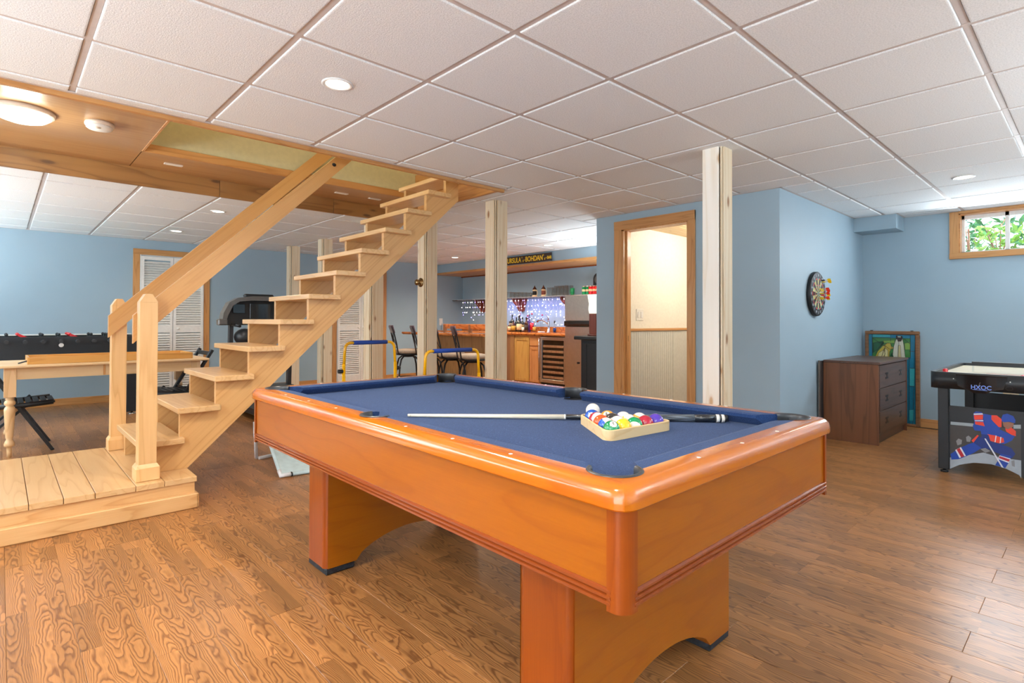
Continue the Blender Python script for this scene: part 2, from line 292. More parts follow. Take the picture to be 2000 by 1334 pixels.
# ------------------------------------------------------------------ mesh builder
class MB:
    def __init__(s): s.v = []; s.f = []; s.m = []; s.s = []
    def add(s, vs, fs, mi=0, sm=False):
        o = len(s.v); s.v += [tuple(v) for v in vs]
        for f in fs: s.f.append(tuple(i + o for i in f)); s.m.append(mi); s.s.append(sm)
        return s
    def box(s, x0, x1, y0, y1, z0, z1, mi=0):
        if x0 > x1: x0, x1 = x1, x0
        if y0 > y1: y0, y1 = y1, y0
        if z0 > z1: z0, z1 = z1, z0
        return s.add([(x0, y0, z0), (x1, y0, z0), (x1, y1, z0), (x0, y1, z0), (x0, y0, z1), (x1, y0, z1), (x1, y1, z1), (x0, y1, z1)],
                     [(0, 3, 2, 1), (4, 5, 6, 7), (0, 1, 5, 4), (1, 2, 6, 5), (2, 3, 7, 6), (3, 0, 4, 7)], mi)
    def bbox(s, x0, x1, y0, y1, z0, z1, c=0.004, mi=0):
        """box with chamfered edges on every side"""
        P = []; xs = (x0, x1); ys = (y0, y1); zs = (z0, z1); idx = {}
        for i in (0, 1):
            for j in (0, 1):
                for k in (0, 1):
                    sx = 1 if i == 0 else -1; sy = 1 if j == 0 else -1; sz = 1 if k == 0 else -1
                    for a, d in enumerate(((0, c * sy, c * sz), (c * sx, 0, c * sz), (c * sx, c * sy, 0))):
                        idx[(i, j, k, a)] = len(P); P.append((xs[i] + d[0], ys[j] + d[1], zs[k] + d[2]))
        F = []
        def q(*k): F.append(tuple(idx[t] for t in k))
        q((0,0,0,0),(0,0,1,0),(0,1,1,0),(0,1,0,0)); q((1,0,0,0),(1,1,0,0),(1,1,1,0),(1,0,1,0))
        q((0,0,0,1),(1,0,0,1),(1,0,1,1),(0,0,1,1)); q((0,1,0,1),(0,1,1,1),(1,1,1,1),(1,1,0,1))
        q((0,0,0,2),(0,1,0,2),(1,1,0,2),(1,0,0,2)); q((0,0,1,2),(1,0,1,2),(1,1,1,2),(0,1,1,2))
        for k in (0, 1):
            q((0,0,k,1),(1,0,k,1),(1,0,k,2),(0,0,k,2)); q((0,1,k,1),(1,1,k,1),(1,1,k,2),(0,1,k,2))
            q((0,0,k,0),(0,1,k,0),(0,1,k,2),(0,0,k,2)); q((1,0,k,0),(1,1,k,0),(1,1,k,2),(1,0,k,2))
        for i in (0, 1):
            for j in (0, 1): q((i,j,0,0),(i,j,1,0),(i,j,1,1),(i,j,0,1))
        for i in (0, 1):
            for j in (0, 1):
                for k in (0, 1): q((i,j,k,0),(i,j,k,1),(i,j,k,2))
        return s.add(P, F, mi)
    def bar(s, p, q, w, h, up=(0, 0, 1), mi=0, sm=False):
        p = Vector(p); q = Vector(q); d = (q - p).normalized(); u = Vector(up); a = d.cross(u)
        if a.length < 1e-5: a = d.cross(Vector((1, 0, 0)))
        a.normalize(); b = a.cross(d).normalized()
        V = [c + a * (i * w / 2) + b * (j * h / 2) for c in (p, q) for i, j in ((-1, -1), (1, -1), (1, 1), (-1, 1))]
        return s.add(V, [(0, 1, 2, 3), (7, 6, 5, 4), (0, 4, 5, 1), (1, 5, 6, 2), (2, 6, 7, 3), (3, 7, 4, 0)], mi, sm)
    def tube(s, pts, r, n=8, mi=0, caps=True, radii=None):
        pts = [Vector(p) for p in pts]; o = []; prev = None
        for i, p in enumerate(pts):
            if i == 0: d = pts[1] - p
            elif i == len(pts) - 1: d = p - pts[i - 1]
            else: d = (pts[i + 1] - p).normalized() + (p - pts[i - 1]).normalized()
            d.normalize()
            if prev is None:
                a = d.cross(Vector((0, 0, 1)))
                if a.length < 1e-4: a = d.cross(Vector((1, 0, 0)))
            else: a = prev - d * prev.dot(d)
            a.normalize(); prev = a; b = d.cross(a)
            rr = radii[i] if radii else r
            o.append([p + (a * math.cos(2 * PI * k / n) + b * math.sin(2 * PI * k / n)) * rr for k in range(n)])
        V = [v for ring in o for v in ring]; F = []
        for i in range(len(o) - 1):
            for k in range(n):
                k2 = (k + 1) % n; F.append((i * n + k, i * n + k2, (i + 1) * n + k2, (i + 1) * n + k))
        s.add(V, F, mi, True)
        if caps:
            s.add(o[0], [tuple(range(n))[::-1]], mi); s.add(o[-1], [tuple(range(n))], mi)
        return s
    def lathe(s, prof, n=16, c=(0, 0, 0), mi=0, sm=True, axis='z'):
        V = []; F = []
        for r, z in prof:
            for k in range(n):
                a = 2 * PI * k / n; x, y = r * math.cos(a), r * math.sin(a)
                p = {'z': (x, y, z), 'x': (z, x, y), 'y': (y, z, x)}[axis]
                V.append((c[0] + p[0], c[1] + p[1], c[2] + p[2]))
        for i in range(len(prof) - 1):
            for k in range(n):
                k2 = (k + 1) % n; F.append((i * n + k, i * n + k2, (i + 1) * n + k2, (i + 1) * n + k))
        s.add(V, F, mi, sm)
        m_ = len(prof)
        if prof[0][0] > 1e-6: s.add(V[:n], [tuple(range(n))[::-1]], mi)
        if prof[-1][0] > 1e-6: s.add(V[(m_ - 1) * n:], [tuple(range(n))], mi)
        return s
    def prism(s, poly, fn, t0, t1, mi=0, side=None):
        """poly of 2D points, fn(a, b, t) -> 3D"""
        n = len(poly); A = [fn(a, b, t0) for a, b in poly]; B = [fn(a, b, t1) for a, b in poly]
        s.add(A, [tuple(range(n))[::-1]], mi); s.add(B, [tuple(range(n))], mi)
        s.add(A + B, [(i, (i + 1) % n, n + (i + 1) % n, n + i) for i in range(n)], mi if side is None else side)
        return s
    def sphere(s, c, r, n=16, k=10, mi=0, sz=1.0):
        return s.lathe([(r * math.sin(PI * i / k), -r * sz * math.cos(PI * i / k)) for i in range(k + 1)], n, c, mi)
    def build(s, name, mats, parent=None, world=True, fix=True):
        me = bpy.data.meshes.new(name)
        off = Vector((0, 0, 0))
        if world and parent is not None:
            p = parent
            while p is not None: off += p.location; p = p.parent
        me.from_pydata([tuple(Vector(v) - off) for v in s.v], [], s.f)
        for mt in (mats if isinstance(mats, (list, tuple)) else [mats]): me.materials.append(mt)
        me.polygons.foreach_set('material_index', s.m); me.polygons.foreach_set('use_smooth', s.s)
        if fix:
            import bmesh
            bm = bmesh.new(); bm.from_mesh(me); bmesh.ops.remove_doubles(bm, verts=bm.verts, dist=1e-5); bmesh.ops.recalc_face_normals(bm, faces=bm.faces); bm.to_mesh(me); bm.free()
        me.update()
        return link(name, me, parent)
def link(name, me, parent=None):
    o = bpy.data.objects.new(name, me); COL.objects.link(o)
    if parent is not None: o.parent = parent
    return o
def tag(o, label, cat, group=None, kind=None):
    if label: o['label'] = label
    if cat: o['category'] = cat
    if group: o['group'] = group
    if kind: o['kind'] = kind
    return o
def thing(name, label, cat, loc, rz=0, group=None):
    o = bpy.data.objects.new(name, None); COL.objects.link(o); o.location = loc; o.rotation_euler = (0, 0, rz)
    o.empty_display_size = 0.1
    return tag(o, label, cat, group)
def struct(name, mb, mats):
    o = mb.build(name, mats); o['kind'] = 'structure'; return o
def dup(o, parent=None, loc=None, rz=None, label=None, group=None):
    c = o.copy(); COL.objects.link(c)
    if parent is not None: c.parent = parent
    if loc is not None: c.location = loc
    if rz is not None: c.rotation_euler = (0, 0, rz)
    if label: c['label'] = label
    if group: c['group'] = group
    for ch in list(o.children): dup(ch, c)
    return c
def text_mesh(txt, size, fn, mat, parent, name='lettering', ext=0.0006, bold=0.0, sx=1.0, world=True):
    cu = bpy.data.curves.new('t', 'FONT'); cu.body = txt; cu.size = size; cu.extrude = ext; cu.offset = bold
    to = bpy.data.objects.new('t', cu); COL.objects.link(to)
    dg = bpy.context.evaluated_depsgraph_get(); me = bpy.data.meshes.new_from_object(to.evaluated_get(dg))
    bpy.data.objects.remove(to)
    off = Vector((0, 0, 0))
    if world and parent is not None:
        p = parent
        while p is not None: off += p.location; p = p.parent
    for v in me.vertices: v.co = Vector(fn(v.co.x * sx, v.co.y, v.co.z)) - off
    me.materials.clear(); me.materials.append(mat)
    return link(name, me, parent)
def rects_minus(rects, hole):
    out = []; hx0, hx1, hy0, hy1 = hole
    for x0, x1, y0, y1 in rects:
        if x1 <= hx0 or x0 >= hx1 or y1 <= hy0 or y0 >= hy1: out.append((x0, x1, y0, y1)); continue
        if x0 < hx0: out.append((x0, hx0, y0, y1))
        if x1 > hx1: out.append((hx1, x1, y0, y1))
        a, b_ = max(x0, hx0), min(x1, hx1)
        if y0 < hy0: out.append((a, b_, y0, hy0))
        if y1 > hy1: out.append((a, b_, hy1, y1))
    return out

# ------------------------------------------------------------------ room shell
XL, XR, YN, YB, ZC = -2.5, 7.15, -2.5, 9.2, 2.24
# floor with separate laminate planks
fl = struct('floor', MB().box(XL - .1, XR + .1, YN - .1, YB + .1, -0.06, -0.012), slab_m)
PW, PLN = 0.181, 1.2
pk = MB().bbox(-PW / 2 + .0003, PW / 2 - .0003, -PLN / 2 + .0003, PLN / 2 - .0003, -0.011, 0, 0.0012)
pm = pk.build('floor_plank', floor_m); plank_me = pm.data; bpy.data.objects.remove(pm)
cells = []
i0 = -28
for i in range(i0, 27):
    xc = 2.743 + PW / 2 + PW * i
    if xc < XL or xc > XR: continue
    oy = 0.33 + (0.6 if i % 2 else 0.0)
    for j in range(-4, 9):
        yc = oy + PLN * (j + .5)
        if yc < YN - .5 or yc > YB + .5: continue
        cells.append((xc, yc))
def infront(x, y, z=0, mg=1.15):
    p = Vector((x, y, z - 1.11)); d = p.dot(Fv)
    if d < 0.3: return None
    u = 1074.7 * p.dot(Rv) / d; v = 614.8 - 1074.7 * p.dot(Uv) / d
    if abs(u) > 1000 * mg or v > 1334 * mg or v < -300: return None
    return d
vis = []; rest = []
for c in cells:
    d = min([infront(c[0], c[1] + k) or 99 for k in (-.6, 0, .6)])
    inblock = 4.9 < c[0] < 7.1 and 2.6 < c[1] < 3.2
    if d < 99 and not inblock: vis.append((d, c))
    else: rest.append(c)
vis.sort(); rest += [c for d, c in vis[295:]]
for d, c in vis[:295]:
    o = link('floor_plank', plank_me, fl); o.location = (c[0], c[1], 0)
rb = MB()
for c in rest: rb.box(c[0] - PW / 2 + .0003, c[0] + PW / 2 - .0003, c[1] - PLN / 2 + .0003, c[1] + PLN / 2 - .0003, -0.011, 0)
o = rb.build('floor_planks', floor_m, fl, fix=False); o['kind'] = 'stuff'

# ceiling: slab, lay-in tiles and grid
OP = (XL, 3.17, 3.50, 5.41)          # plywood soffit and stair opening
BLK = (4.80, XR, 1.85, 3.79)
VAL = (6.5, XR, 3.79, YB)
BLKHD = (6.82, XR, 1.46, 1.85)
full = [(XL, XR, YN, YB)]
for h in (OP, BLK, VAL, BLKHD): full = rects_minus(full, h)
sl = MB()
for r in rects_minus([(XL - .1, XR + .1, YN - .1, YB + .1)], OP): sl.box(r[0], r[1], r[2], r[3], ZC + .03, ZC + .09)
ce = struct('ceiling', sl, slab_m)
TS = 0.6096; gx0, gy0 = 0.252, 2.787
def tile_mesh(w, h):
    c = 0.009; g = 0.012; w2, h2 = w / 2, h / 2; z = ZC
    k = MB(); V = []
    for ww, hh, zz in ((w2 - g, h2 - g, .010), (w2 - g - c * .5, h2 - g - c * .5, .001), (w2 - g - c, h2 - g - c, 0)):
        V += [(-ww, -hh, zz), (ww, -hh, zz), (ww, hh, zz), (-ww, hh, zz)]
    F = [(8, 11, 10, 9)]
    for a in (0, 4):
        for i in range(4): j = (i + 1) % 4; F.append((a + i, a + j, a + 4 + j, a + 4 + i))
    k.add(V, F); return k
cache = {}; small = MB(); ntile = 0
xi = int((XL - gx0) / TS) - 1; yi = int((YN - gy0) / TS) - 1
for i in range(xi, xi + 20):
    for j in range(yi, yi + 23):
        cr = (gx0 + i * TS, gx0 + (i + 1) * TS, gy0 + j * TS, gy0 + (j + 1) * TS)
        cr = (max(cr[0], XL), min(cr[1], XR), max(cr[2], YN), min(cr[3], YB))
        if cr[0] >= cr[1] - .02 or cr[2] >= cr[3] - .02: continue
        rs = [cr]
        for h in (OP, BLK, VAL, BLKHD): rs = rects_minus(rs, h)
        for r in rs:
            w_, h_ = round(r[1] - r[0], 4), round(r[3] - r[2], 4)
            if w_ < .045 or h_ < .045: continue
            key = (w_, h_)
            if key not in cache:
                q = tile_mesh(w_, h_).build('ceiling_tile', tile_m); cache[key] = q.data; bpy.data.objects.remove(q)
            o = link('ceiling_tile', cache[key], ce); o.location = ((r[0] + r[1]) / 2, (r[2] + r[3]) / 2, ZC); ntile += 1
print('tiles', ntile, 'planks', len(vis), len(rest))
rn = MB()
def runner(x0, x1, y0, y1, dz=0):
    rs = [(x0, x1, y0, y1)]
    for h in (OP, BLK, VAL, BLKHD): rs = rects_minus(rs, h)
    for r in rs: rn.box(r[0], r[1], r[2], r[3], ZC + .006 + dz, ZC + .0135)
for i in range(-5, 13): runner(gx0 + i * TS - .012, gx0 + i * TS + .012, YN, YB)
for j in range(-9, 12): runner(XL, XR, gy0 + j * TS - .012, gy0 + j * TS + .012, .0008)
# perimeter wall angle
for a in ((XL, 3.19, 3.478, 3.50), (3.17, 3.192, 3.50, 5.43), (XL, 3.19, 5.41, 5.43), (XL, XR, YB - .02, YB), (4.78, 4.80, 1.83, 3.81), (4.78, XR, 1.83, 1.85), (6.478, 6.5, 3.79, YB), (XR - .02, XR, YN, 1.46), (6.80, 6.82, 1.44, 1.85), (6.8, XR, 1.44, 1.46), (4.78, 6.5, 3.79, 3.81)):
    rn.box(a[0], a[1], a[2], a[3], ZC - .001, ZC + .004)
rn.box(XL, XR, YN, YB, ZC + .0145, ZC + .0155) if False else None
rn.build('grid_runner', tbar, ce)

# outer walls
struct('wall_back', MB().box(XL - .1, XR + .1, YB, YB + .1, 0, 2.4), wall)
struct('wall_left', MB().box(XL - .1, XL, YN, YB, 0, 2.6), wall)
struct('wall_rear', MB().box(XL - .1, XR + .1, YN - .1, YN, 0, 2.6), wall)
wy0, wy1, wz0, wz1 = 0.27, 0.995, 1.815, 2.215
wr = MB().box(XR, XR + .26, YN, wy0, 0, 2.4).box(XR, XR + .26, wy1, YB, 0, 2.4).box(XR, XR + .26, wy0, wy1, 0, wz0).box(XR, XR + .26, wy0, wy1, wz1, 2.4)
struct('wall_right', wr, wall)
struct('wall_dartboard', MB().box(4.90, XR, 1.85, 1.95, 0, ZC + .03), wall)
dy0, dy1, dzt = 2.69, 3.45, 2.075
struct('wall_doorway', MB().box(4.80, 4.90, 1.85, dy0, 0, ZC + .03).box(4.80, 4.90, dy1, 3.79, 0, ZC + .03).box(4.80, 4.90, dy0, dy1, dzt, ZC + .03), wall)
struct('wall_hall', MB().box(4.90, XR, 3.69, 3.79, 0, ZC + .03), wall)
# boxed duct in the corner above the dresser, and the soffit above the bar
struct('ceiling_duct', MB().box(6.82, XR, 1.46, 1.85, 2.09, ZC + .03), wall)
struct('ceiling_bar_soffit', MB().box(6.5, XR, 3.79, YB, 2.045, ZC + .03), wall)
struct('trim_1', MB().bbox(6.475, 6.5, 3.79, YB, 2.035, 2.075, .003).box(6.5, XR, 3.79, YB, 2.035, 2.045), casing_h)
struct('trim_2', MB().bbox(7.10, XR, 3.79, YB, 2.015, 2.035, .003), mould)
# baseboards
struct('baseboard_back', MB().bbox(XL, 1.35, YB - .014, YB, 0, .092, .003).bbox(2.32, 4.25, YB - .014, YB, 0, .092, .003).bbox(5.33, XR, YB - .014, YB, 0, .092, .003), casing_x)
struct('baseboard_right', MB().bbox(XR - .014, XR, YN, 1.84, 0, .092, .003), casing_h)
struct('baseboard_dartboard', MB().bbox(4.80, XR, 1.836, 1.85, 0, .092, .003), casing_x)
# stairwell: plywood ceiling, soffit strip, fascia, shaft walls
ZP = 2.36
struct('ceiling_plywood', MB().box(XL, .757, 3.53, 5.385, ZP, ZP + .03), ply)
struct('ceiling_soffit_strip', MB().box(.764, 3.15, 4.835, 5.385, ZP, ZP + .03), ply)
struct('trim_3', MB().bbox(.764, 3.15, 4.82, 4.84, ZP - .002, ZP + .06, .002).bbox(.757, .774, 3.53, 4.84, ZP - .002, ZP + .06, .002), casing_x)
fa = struct('trim_4', MB().box(XL, 3.17, 5.40, 5.412, 2.23, ZP + .06), slab_m)
for x0, x1 in ((XL, 1.43), (1.434, 2.50), (2.504, 3.17)):
    MB().bbox(x0, x1, 5.378, 5.401, 2.213, ZP + .03, .002).build('fascia_board', rustic, fa)
struct('trim_5', MB().bbox(XL, 3.17, 3.50, 3.53, 2.215, ZP + .06, .003).bbox(XL, 3.17, 3.53, 3.56, 2.235, 2.27, .003), casing_x)
struct('trim_6', MB().bbox(3.145, 3.17, 3.53, 5.38, 2.235, 2.62, .002), casing_h)
sw = MB().box(.65, 3.25, 4.855, 4.955, ZP + .03, 4.7).box(.652, .752, 3.5, 4.955, ZP + .03, 4.7).box(.65, 3.25, 3.43, 3.53, ZP + .06, 4.7).box(3.17, 3.27, 3.5, 4.955, 2.6, 4.7).box(.6, 3.3, 3.4, 4.99, 4.7, 4.8)
struct('wall_stairwell', sw, olive)
struct('ceiling_upper', MB().box(XL, 3.2, 3.5, 5.3, ZP + .065, ZP + .1) if False else MB().box(XL, .65, 3.5, 5.43, ZP + .06, ZP + .09).box(.65, 3.3, 4.955, 5.43, ZP + .06, ZP + .09), slab_m)
point('upstairs_lamp', (1.9, 4.0, 4.3), 30, (1.0, 0.90, 0.72), 0.15)
for k, (x, lab) in enumerate(((1.01, 'leftmost small white vent on the wooden soffit beside the stair opening'), (2.44, 'small white vent on the wooden soffit just right of the handrail'), (2.80, 'small white vent on the wooden soffit nearest the top stair treads'))):
    t_ = thing('soffit_vent', lab, 'vent', (x, 5.075, ZP), 0, 'soffit vents')
    MB().bbox(x - .065, x + .065, 5.055, 5.095, ZP - .008, ZP, .002).build('frame', smoke, t_)
    MB().box(x - .05, x + .05, 5.065, 5.085, ZP - .0095, ZP - .008).build('grille', bronze_grey if False else dotm, t_)

# bathroom seen through the doorway
struct('wall_bathroom_side', MB().box(4.90, XR, 3.60, 3.69, 0, 2.2), cream)
struct('wall_bathroom_far', MB().box(6.95, 7.05, 1.95, 3.60, 0, 2.2), cream)
struct('wall_bathroom_near', MB().box(4.9, XR, 1.95, 2.0, 0, 2.2), cream)
bc = struct('ceiling_bathroom', MB().box(4.9, XR, 1.95, 3.69, 2.195, 2.215), slab_m)
y = 2.0
while y < 3.6:
    MB().bbox(4.9, 6.95, y, min(y + .095, 3.6), 2.18, 2.195, .004).build('ceiling_board', boardz, bc); y += .0975
bd = MB(); x = 4.9
while x < 6.02:
    bd.bbox(x, x + .043, 3.588, 3.60, 0, 1.0, .003); x += .045
bd.box(6.045, 6.95, 3.592, 3.60, 0, 1.0)
o = struct('wall_beadboard', MB().box(4.9, 6.95, 3.596, 3.60, 0, 1.0), graym); q = bd.build('beads', graym, o); q['kind'] = 'stuff'
struct('trim_7', MB().bbox(4.9, 6.95, 3.57, 3.60, 1.0, 1.03, .006), casing_x)
point('bathroom_lamp', (5.9, 2.7, 2.05), 34, (1.0, 0.94, 0.85), 0.12)
t_ = thing('light_switch', 'white double rocker switch on the cream bathroom wall', 'switch', (5.34, 3.595, 1.185))
MB().bbox(5.27, 5.41, 3.592, 3.60, 1.12, 1.25, .002).build('plate', outletm, t_)
for x in (5.31, 5.37): MB().bbox(x - .018, x + .018, 3.586, 3.593, 1.15, 1.22, .002).build('rocker', white, t_)
# doorway casing (door_1)
dc = MB().bbox(4.782, 4.80, 3.45, 3.543, 0, 2.165, .002).bbox(4.782, 4.80, 2.613, 2.69, 0, 2.165, .002)
d1 = struct('door_1', dc, casing)
MB().bbox(4.779, 4.80, 2.613, 3.543, 2.072, 2.165, .002).build('head_casing', casing_h, d1)
MB().box(4.79, 4.92, 3.425, 3.452, 0, 2.08).box(4.83, 4.86, 3.405, 3.43, 0, 2.06).box(4.79, 4.92, 2.688, 2.70, 0, 2.08).box(4.79, 4.92, 2.69, 3.45, 2.06, 2.077).build('jamb', casing, d1)
MB().box(4.842, 4.846, 3.403, 3.4055, .90, .96).build('strike_plate', brass, d1)

# louvred closets on the back wall
def louvre(x0, x1, z0, z1, par):
    y = YB - .03
    st = MB().box(x0, x0 + .035, y - .014, y + .014, z0, z1).box(x1 - .035, x1, y - .014, y + .014, z0, z1)
    for za, zb in ((z0, z0 + .13), (.93, 1.03), (z1 - .05, z1)): st.box(x0 + .035, x1 - .035, y - .014, y + .014, za, zb)
    lf = st.build('door_leaf', gratem, par)
    s = MB()
    for za, zb in ((z0 + .13, .93), (1.03, z1 - .05)):
        z = za + .012
        while z < zb - .01:
            s.bar((x0 + .035, y, z), (x1 - .035, y, z),   .042, .005, up=(0, -1.0, 1)); z += .034
    q = s.build('louvre_slats', gratem, lf); q['kind'] = 'stuff'
    return lf
def closet(idx, x0, x1, knobs):
    c = struct('door_%d' % idx, MB().bbox(x0, x0 + .08, YB - .02, YB, 0, 2.11, .002).bbox(x1 - .08, x1, YB - .02, YB, 0, 2.11, .002), casing)
    MB().bbox(x0, x1, YB - .022, YB, 2.03, 2.11, .002).build('head_casing', casing_x, c)
    a, b_ = x0 + .082, x1 - .082; mid = (a + b_) / 2
    MB().box(a, b_, YB - .008, YB - .002, 2.018, 2.03).box(a, a + .008, YB - .03, YB, 0, 2.03).box(b_ - .008, b_, YB - .03, YB, 0, 2.03).build('track', white, c)
    l1 = louvre(a + .01, mid - .003, .015, 2.01, c); l2 = louvre(mid + .003, b_ - .01, .015, 2.01, c)
    for x in knobs: MB().lathe([(.004, -.07), (.016, -.062), (.016, -.052), (.007, -.044), (.007, -.04)], 10, (x, YB, .985), axis='y').build('knob', dotm, c)
    return c
closet(2, 1.353, 2.318, (1.90,))
closet(3, 4.262, 5.325, (4.74, 4.84))

# window in the right wall
wn_ = struct('window_1', MB().box(XR - .02, XR, wy1, wy1 + .072, 1.755, 2.235).box(XR - .02, XR, wy0 - .072, wy0, 1.755, 2.235), casing)
MB().bbox(XR - .024, XR, wy0 - .075, wy1 + .075, 1.755, wz0, .002).build('sill_casing', casing_h, wn_)
MB().bbox(XR - .02, XR, wy0, wy1, wz1, 2.238, .002).box(XR, XR + .1, wy0, wy1, wz1 - .012, wz1).box(XR, XR + .1, wy1 - .012, wy1, wz0, wz1).box(XR, XR + .1, wy0, wy0 + .012, wz0, wz1).box(XR, XR + .1, wy0, wy1, wz0 - .01, wz0 + .002).build('reveal', casing_h, wn_)
fx = XR + .10
fr_ = MB()
for a in ((wy0, wy1, wz0, wz0 + .02), (wy0, wy1, wz1 - .05, wz1), (wy0, wy0 + .04, wz0, wz1), (wy1 - .035, wy1, wz0, wz1), (.618, .65, wz0, wz1)):
    fr_.bbox(fx, fx + .05, a[0], a[1], a[2], a[3], .002)
fo = fr_.build('window_frame', white, wn_)
for a, b_ in ((wy0 + .04, .618), (.65, wy1 - .035)): MB().box(fx + .02, fx + .024, a, b_, wz0 + .02, wz1 - .05).build('pane', winglass, fo)
# outside
struct('ground_outside', MB().box(XR + .26, 16, -6, 8, 1.70, 1.76), soil)
for k, (yy, n_) in enumerate(((.35, 5), (.9, 5))): pass
ow = struct('wall_garden', MB().box(8.9, 9.1, -5, 7, 1.7, 2.02), stone)
for zz in range(3):
    yb = -2 + (zz % 2) * .15
    while yb < 4:
        MB().bbox(8.84, 8.9, yb, yb + .29, 1.76 + zz * .09, 1.84 + zz * .09, .006).build('stone_block', stone, ow); yb += .3
def shrub(x, y, z, h, r, nl, mt_, lab, wide=.05):
    p = thing('garden_shrub', lab, 'shrub', (x, y, z), 0, 'shrubs outside the window')
    b_ = MB()
    for k in range(5):
        a = random.random() * 6.28; b_.tube([(x, y, z), (x + math.cos(a) * r * .3, y + math.sin(a) * r * .3, z + h * .5), (x + math.cos(a) * r * .6, y + math.sin(a) * r * .6, z + h)], .006, 5)
    b_.build('stem', brownp, p)
    l_ = MB()
    for k in range(nl):
        a = random.random() * 6.28; rr = r * random.random() ** .5; zz = z + h * (.12 + .9 * random.random())
        c = Vector((x + rr * math.cos(a), y + rr * math.sin(a), zz)); d = Vector((random.uniform(-1, 1), random.uniform(-1, 1), random.uniform(-.3, 1))).normalized()
        e = d.cross(Vector((random.uniform(-1, 1), random.uniform(-1, 1), .3))).normalized(); s_ = wide * random.uniform(.6, 1.3)
        l_.add([c - d * s_, c + e * s_ * .35, c + d * s_, c - e * s_ * .35], [(0, 1, 2, 3)], 0)
    q = l_.build('foliage', mt_, p, fix=False); q['kind'] = 'stuff'
shrub(8.35, .80, 1.76, .46, .22, 240, leaf1, 'light green shrub outside the left half of the window', .05)
shrub(8.55, .30, 1.76, .50, .24, 240, leaf2, 'dark green shrub outside the right half of the window', .06)
shrub(9.9, 1.2, 1.76, .8, .6, 420, leaf2, 'bush beyond the pale garden wall', .08)
shrub(10.2, -.1, 1.76, .9, .6, 420, leaf1, 'taller bush beyond the pale garden wall at the window edge', .08)
shrub(8.0, 1.02, 1.76, .40, .05, 40, leaf2, 'thin upright plant outside the window beside its left jamb', .035)
# ------------------------------------------------------------------ lights in the ceilings
CANS = [(1.17, 2.484, 'round recessed ceiling light above the pool table nearest the camera', 95), (5.48, .73, 'round recessed ceiling light above the air hockey table', 34),
        (1.65, 6.25, 'round recessed ceiling light above the slatted chair, nearer of the two left of the handrail', 38), (1.63, 7.99, 'round recessed ceiling light close to the back wall near the louvred closet', 38),
        (5.92, 7.85, 'round recessed ceiling light seen between the posts before the bar soffit', 85), (5.96, 5.62, 'round recessed ceiling light just above the name sign', 95)]
HID = [(.3, .9, 85), (-1.0, 2.0, 110), (5.9, 6.9, 75), (4.4, 8.0, 40), (4.3, 6.3, 40), (3.4, -.9, 20), (4.4, 5.6, 40), (-1.2, 6.9, 40)]
def can(x, y, label, pw):
    t_ = thing('recessed_light', label, 'ceiling light', (x, y, ZC), 0, 'recessed ceiling lights')
    MB().lathe([(.072, 0.0), (.072, -.004), (.066, -.007), (.055, -.004), (.052, .0)], 24, (x, y, ZC)).build('trim_ring', white, t_)
    MB().lathe([(.0, -.006), (.03, -.0055), (.053, -.003), (.053, -.001)], 20, (x, y, ZC)).build('bulb', lamp_on, t_)
    spot('can_light', (x, y, ZC - .02), pw, WARM, 150, .7, .05)
for c in CANS: can(*c)
for x, y, pw in HID: spot('can_light', (x, y, ZC - .02), pw, WARM, 150, .7, .05)
t_ = thing('dome_light', 'glowing round frosted glass dome light on the plywood ceiling', 'ceiling light', (.088, 4.38, ZP))
MB().lathe([(.155, 0), (.155, -.018), (.148, -.026), (.14, -.026)], 32, (.088, 4.38, ZP)).build('base_ring', smoke, t_)
MB().lathe([(.14, -.02), (.135, -.035), (.11, -.055), (.07, -.068), (.0, -.073)], 32, (.088, 4.38, ZP)).build('glass_dome', dome_on, t_)
point('dome_lamp', (.088, 4.38, ZP - .14), 9, (.97, 1.0, .85), .08)
t_ = thing('smoke_detector', 'white round smoke detector on the plywood ceiling beside the dome light', 'smoke detector', (.453, 4.33, ZP))
MB().lathe([(.075, 0), (.078, -.012), (.076, -.022), (.07, -.024)], 28, (.453, 4.33, ZP)).build('base', smoke, t_)
MB().lathe([(.068, -.022), (.07, -.034), (.06, -.042), (.0, -.043)], 28, (.453, 4.33, ZP)).build('cover', white, t_)
MB().lathe([(.02, -.043), (.02, -.0445), (.0, -.0445)], 14, (.437, 4.29, ZP)).build('test_button', smoke, t_)

# ------------------------------------------------------------------ support posts
def post(x0, y0, w, label, mt_, knob=False, z1=ZC + .005, d=None):
    d = d or w
    t_ = thing('support_post', label, 'post', (x0 + w / 2, y0 + d / 2, 0), 0, 'boxed pine posts')
    x1, y1 = x0 + w, y0 + d; g = .012; th = .022
    MB().box(x0 + .03, x1 - .02, y0 + .03, y1 - .02, 0, z1 - .002).build('core', black, t_)  # black colour stands in for shade in the corner gap between boards
    g = .027; th = .017
    MB().bbox(x0, x0 + th, y0 + g, y1 - .002, 0, z1, .003).build('board', mt_, t_)
    MB().bbox(x0 + g, x1, y0, y0 + th, 0, z1, .003).build('board', pine, t_)
    MB().bbox(x0 + .010, x0 + .020, y0 + .010, y0 + .020, 0, z1, .002).build('corner_strip', pine, t_)
    MB().bbox(x1 - th, x1, y0 + th + .002, y1, 0, z1, .003).build('board', pine, t_)
    MB().bbox(x0 + th + .002, x1 - th - .002, y1 - th, y1, 0, z1, .003).build('board', pine, t_)
    if knob:
        q = MB().lathe([(.05, 0), (.05, -.008), (.04, -.014), (.018, -.018), (.016, -.03), (.03, -.04), (.034, -.052), (.028, -.064), (.0, -.068)], 18, (x0, y0 + .085, 1.525), axis='x').build('brass_knob', brass, t_)
post(3.38, 1.655, .14, 'pale knotty pine post beside the bathroom doorway, nearest the pool table', pine_w)
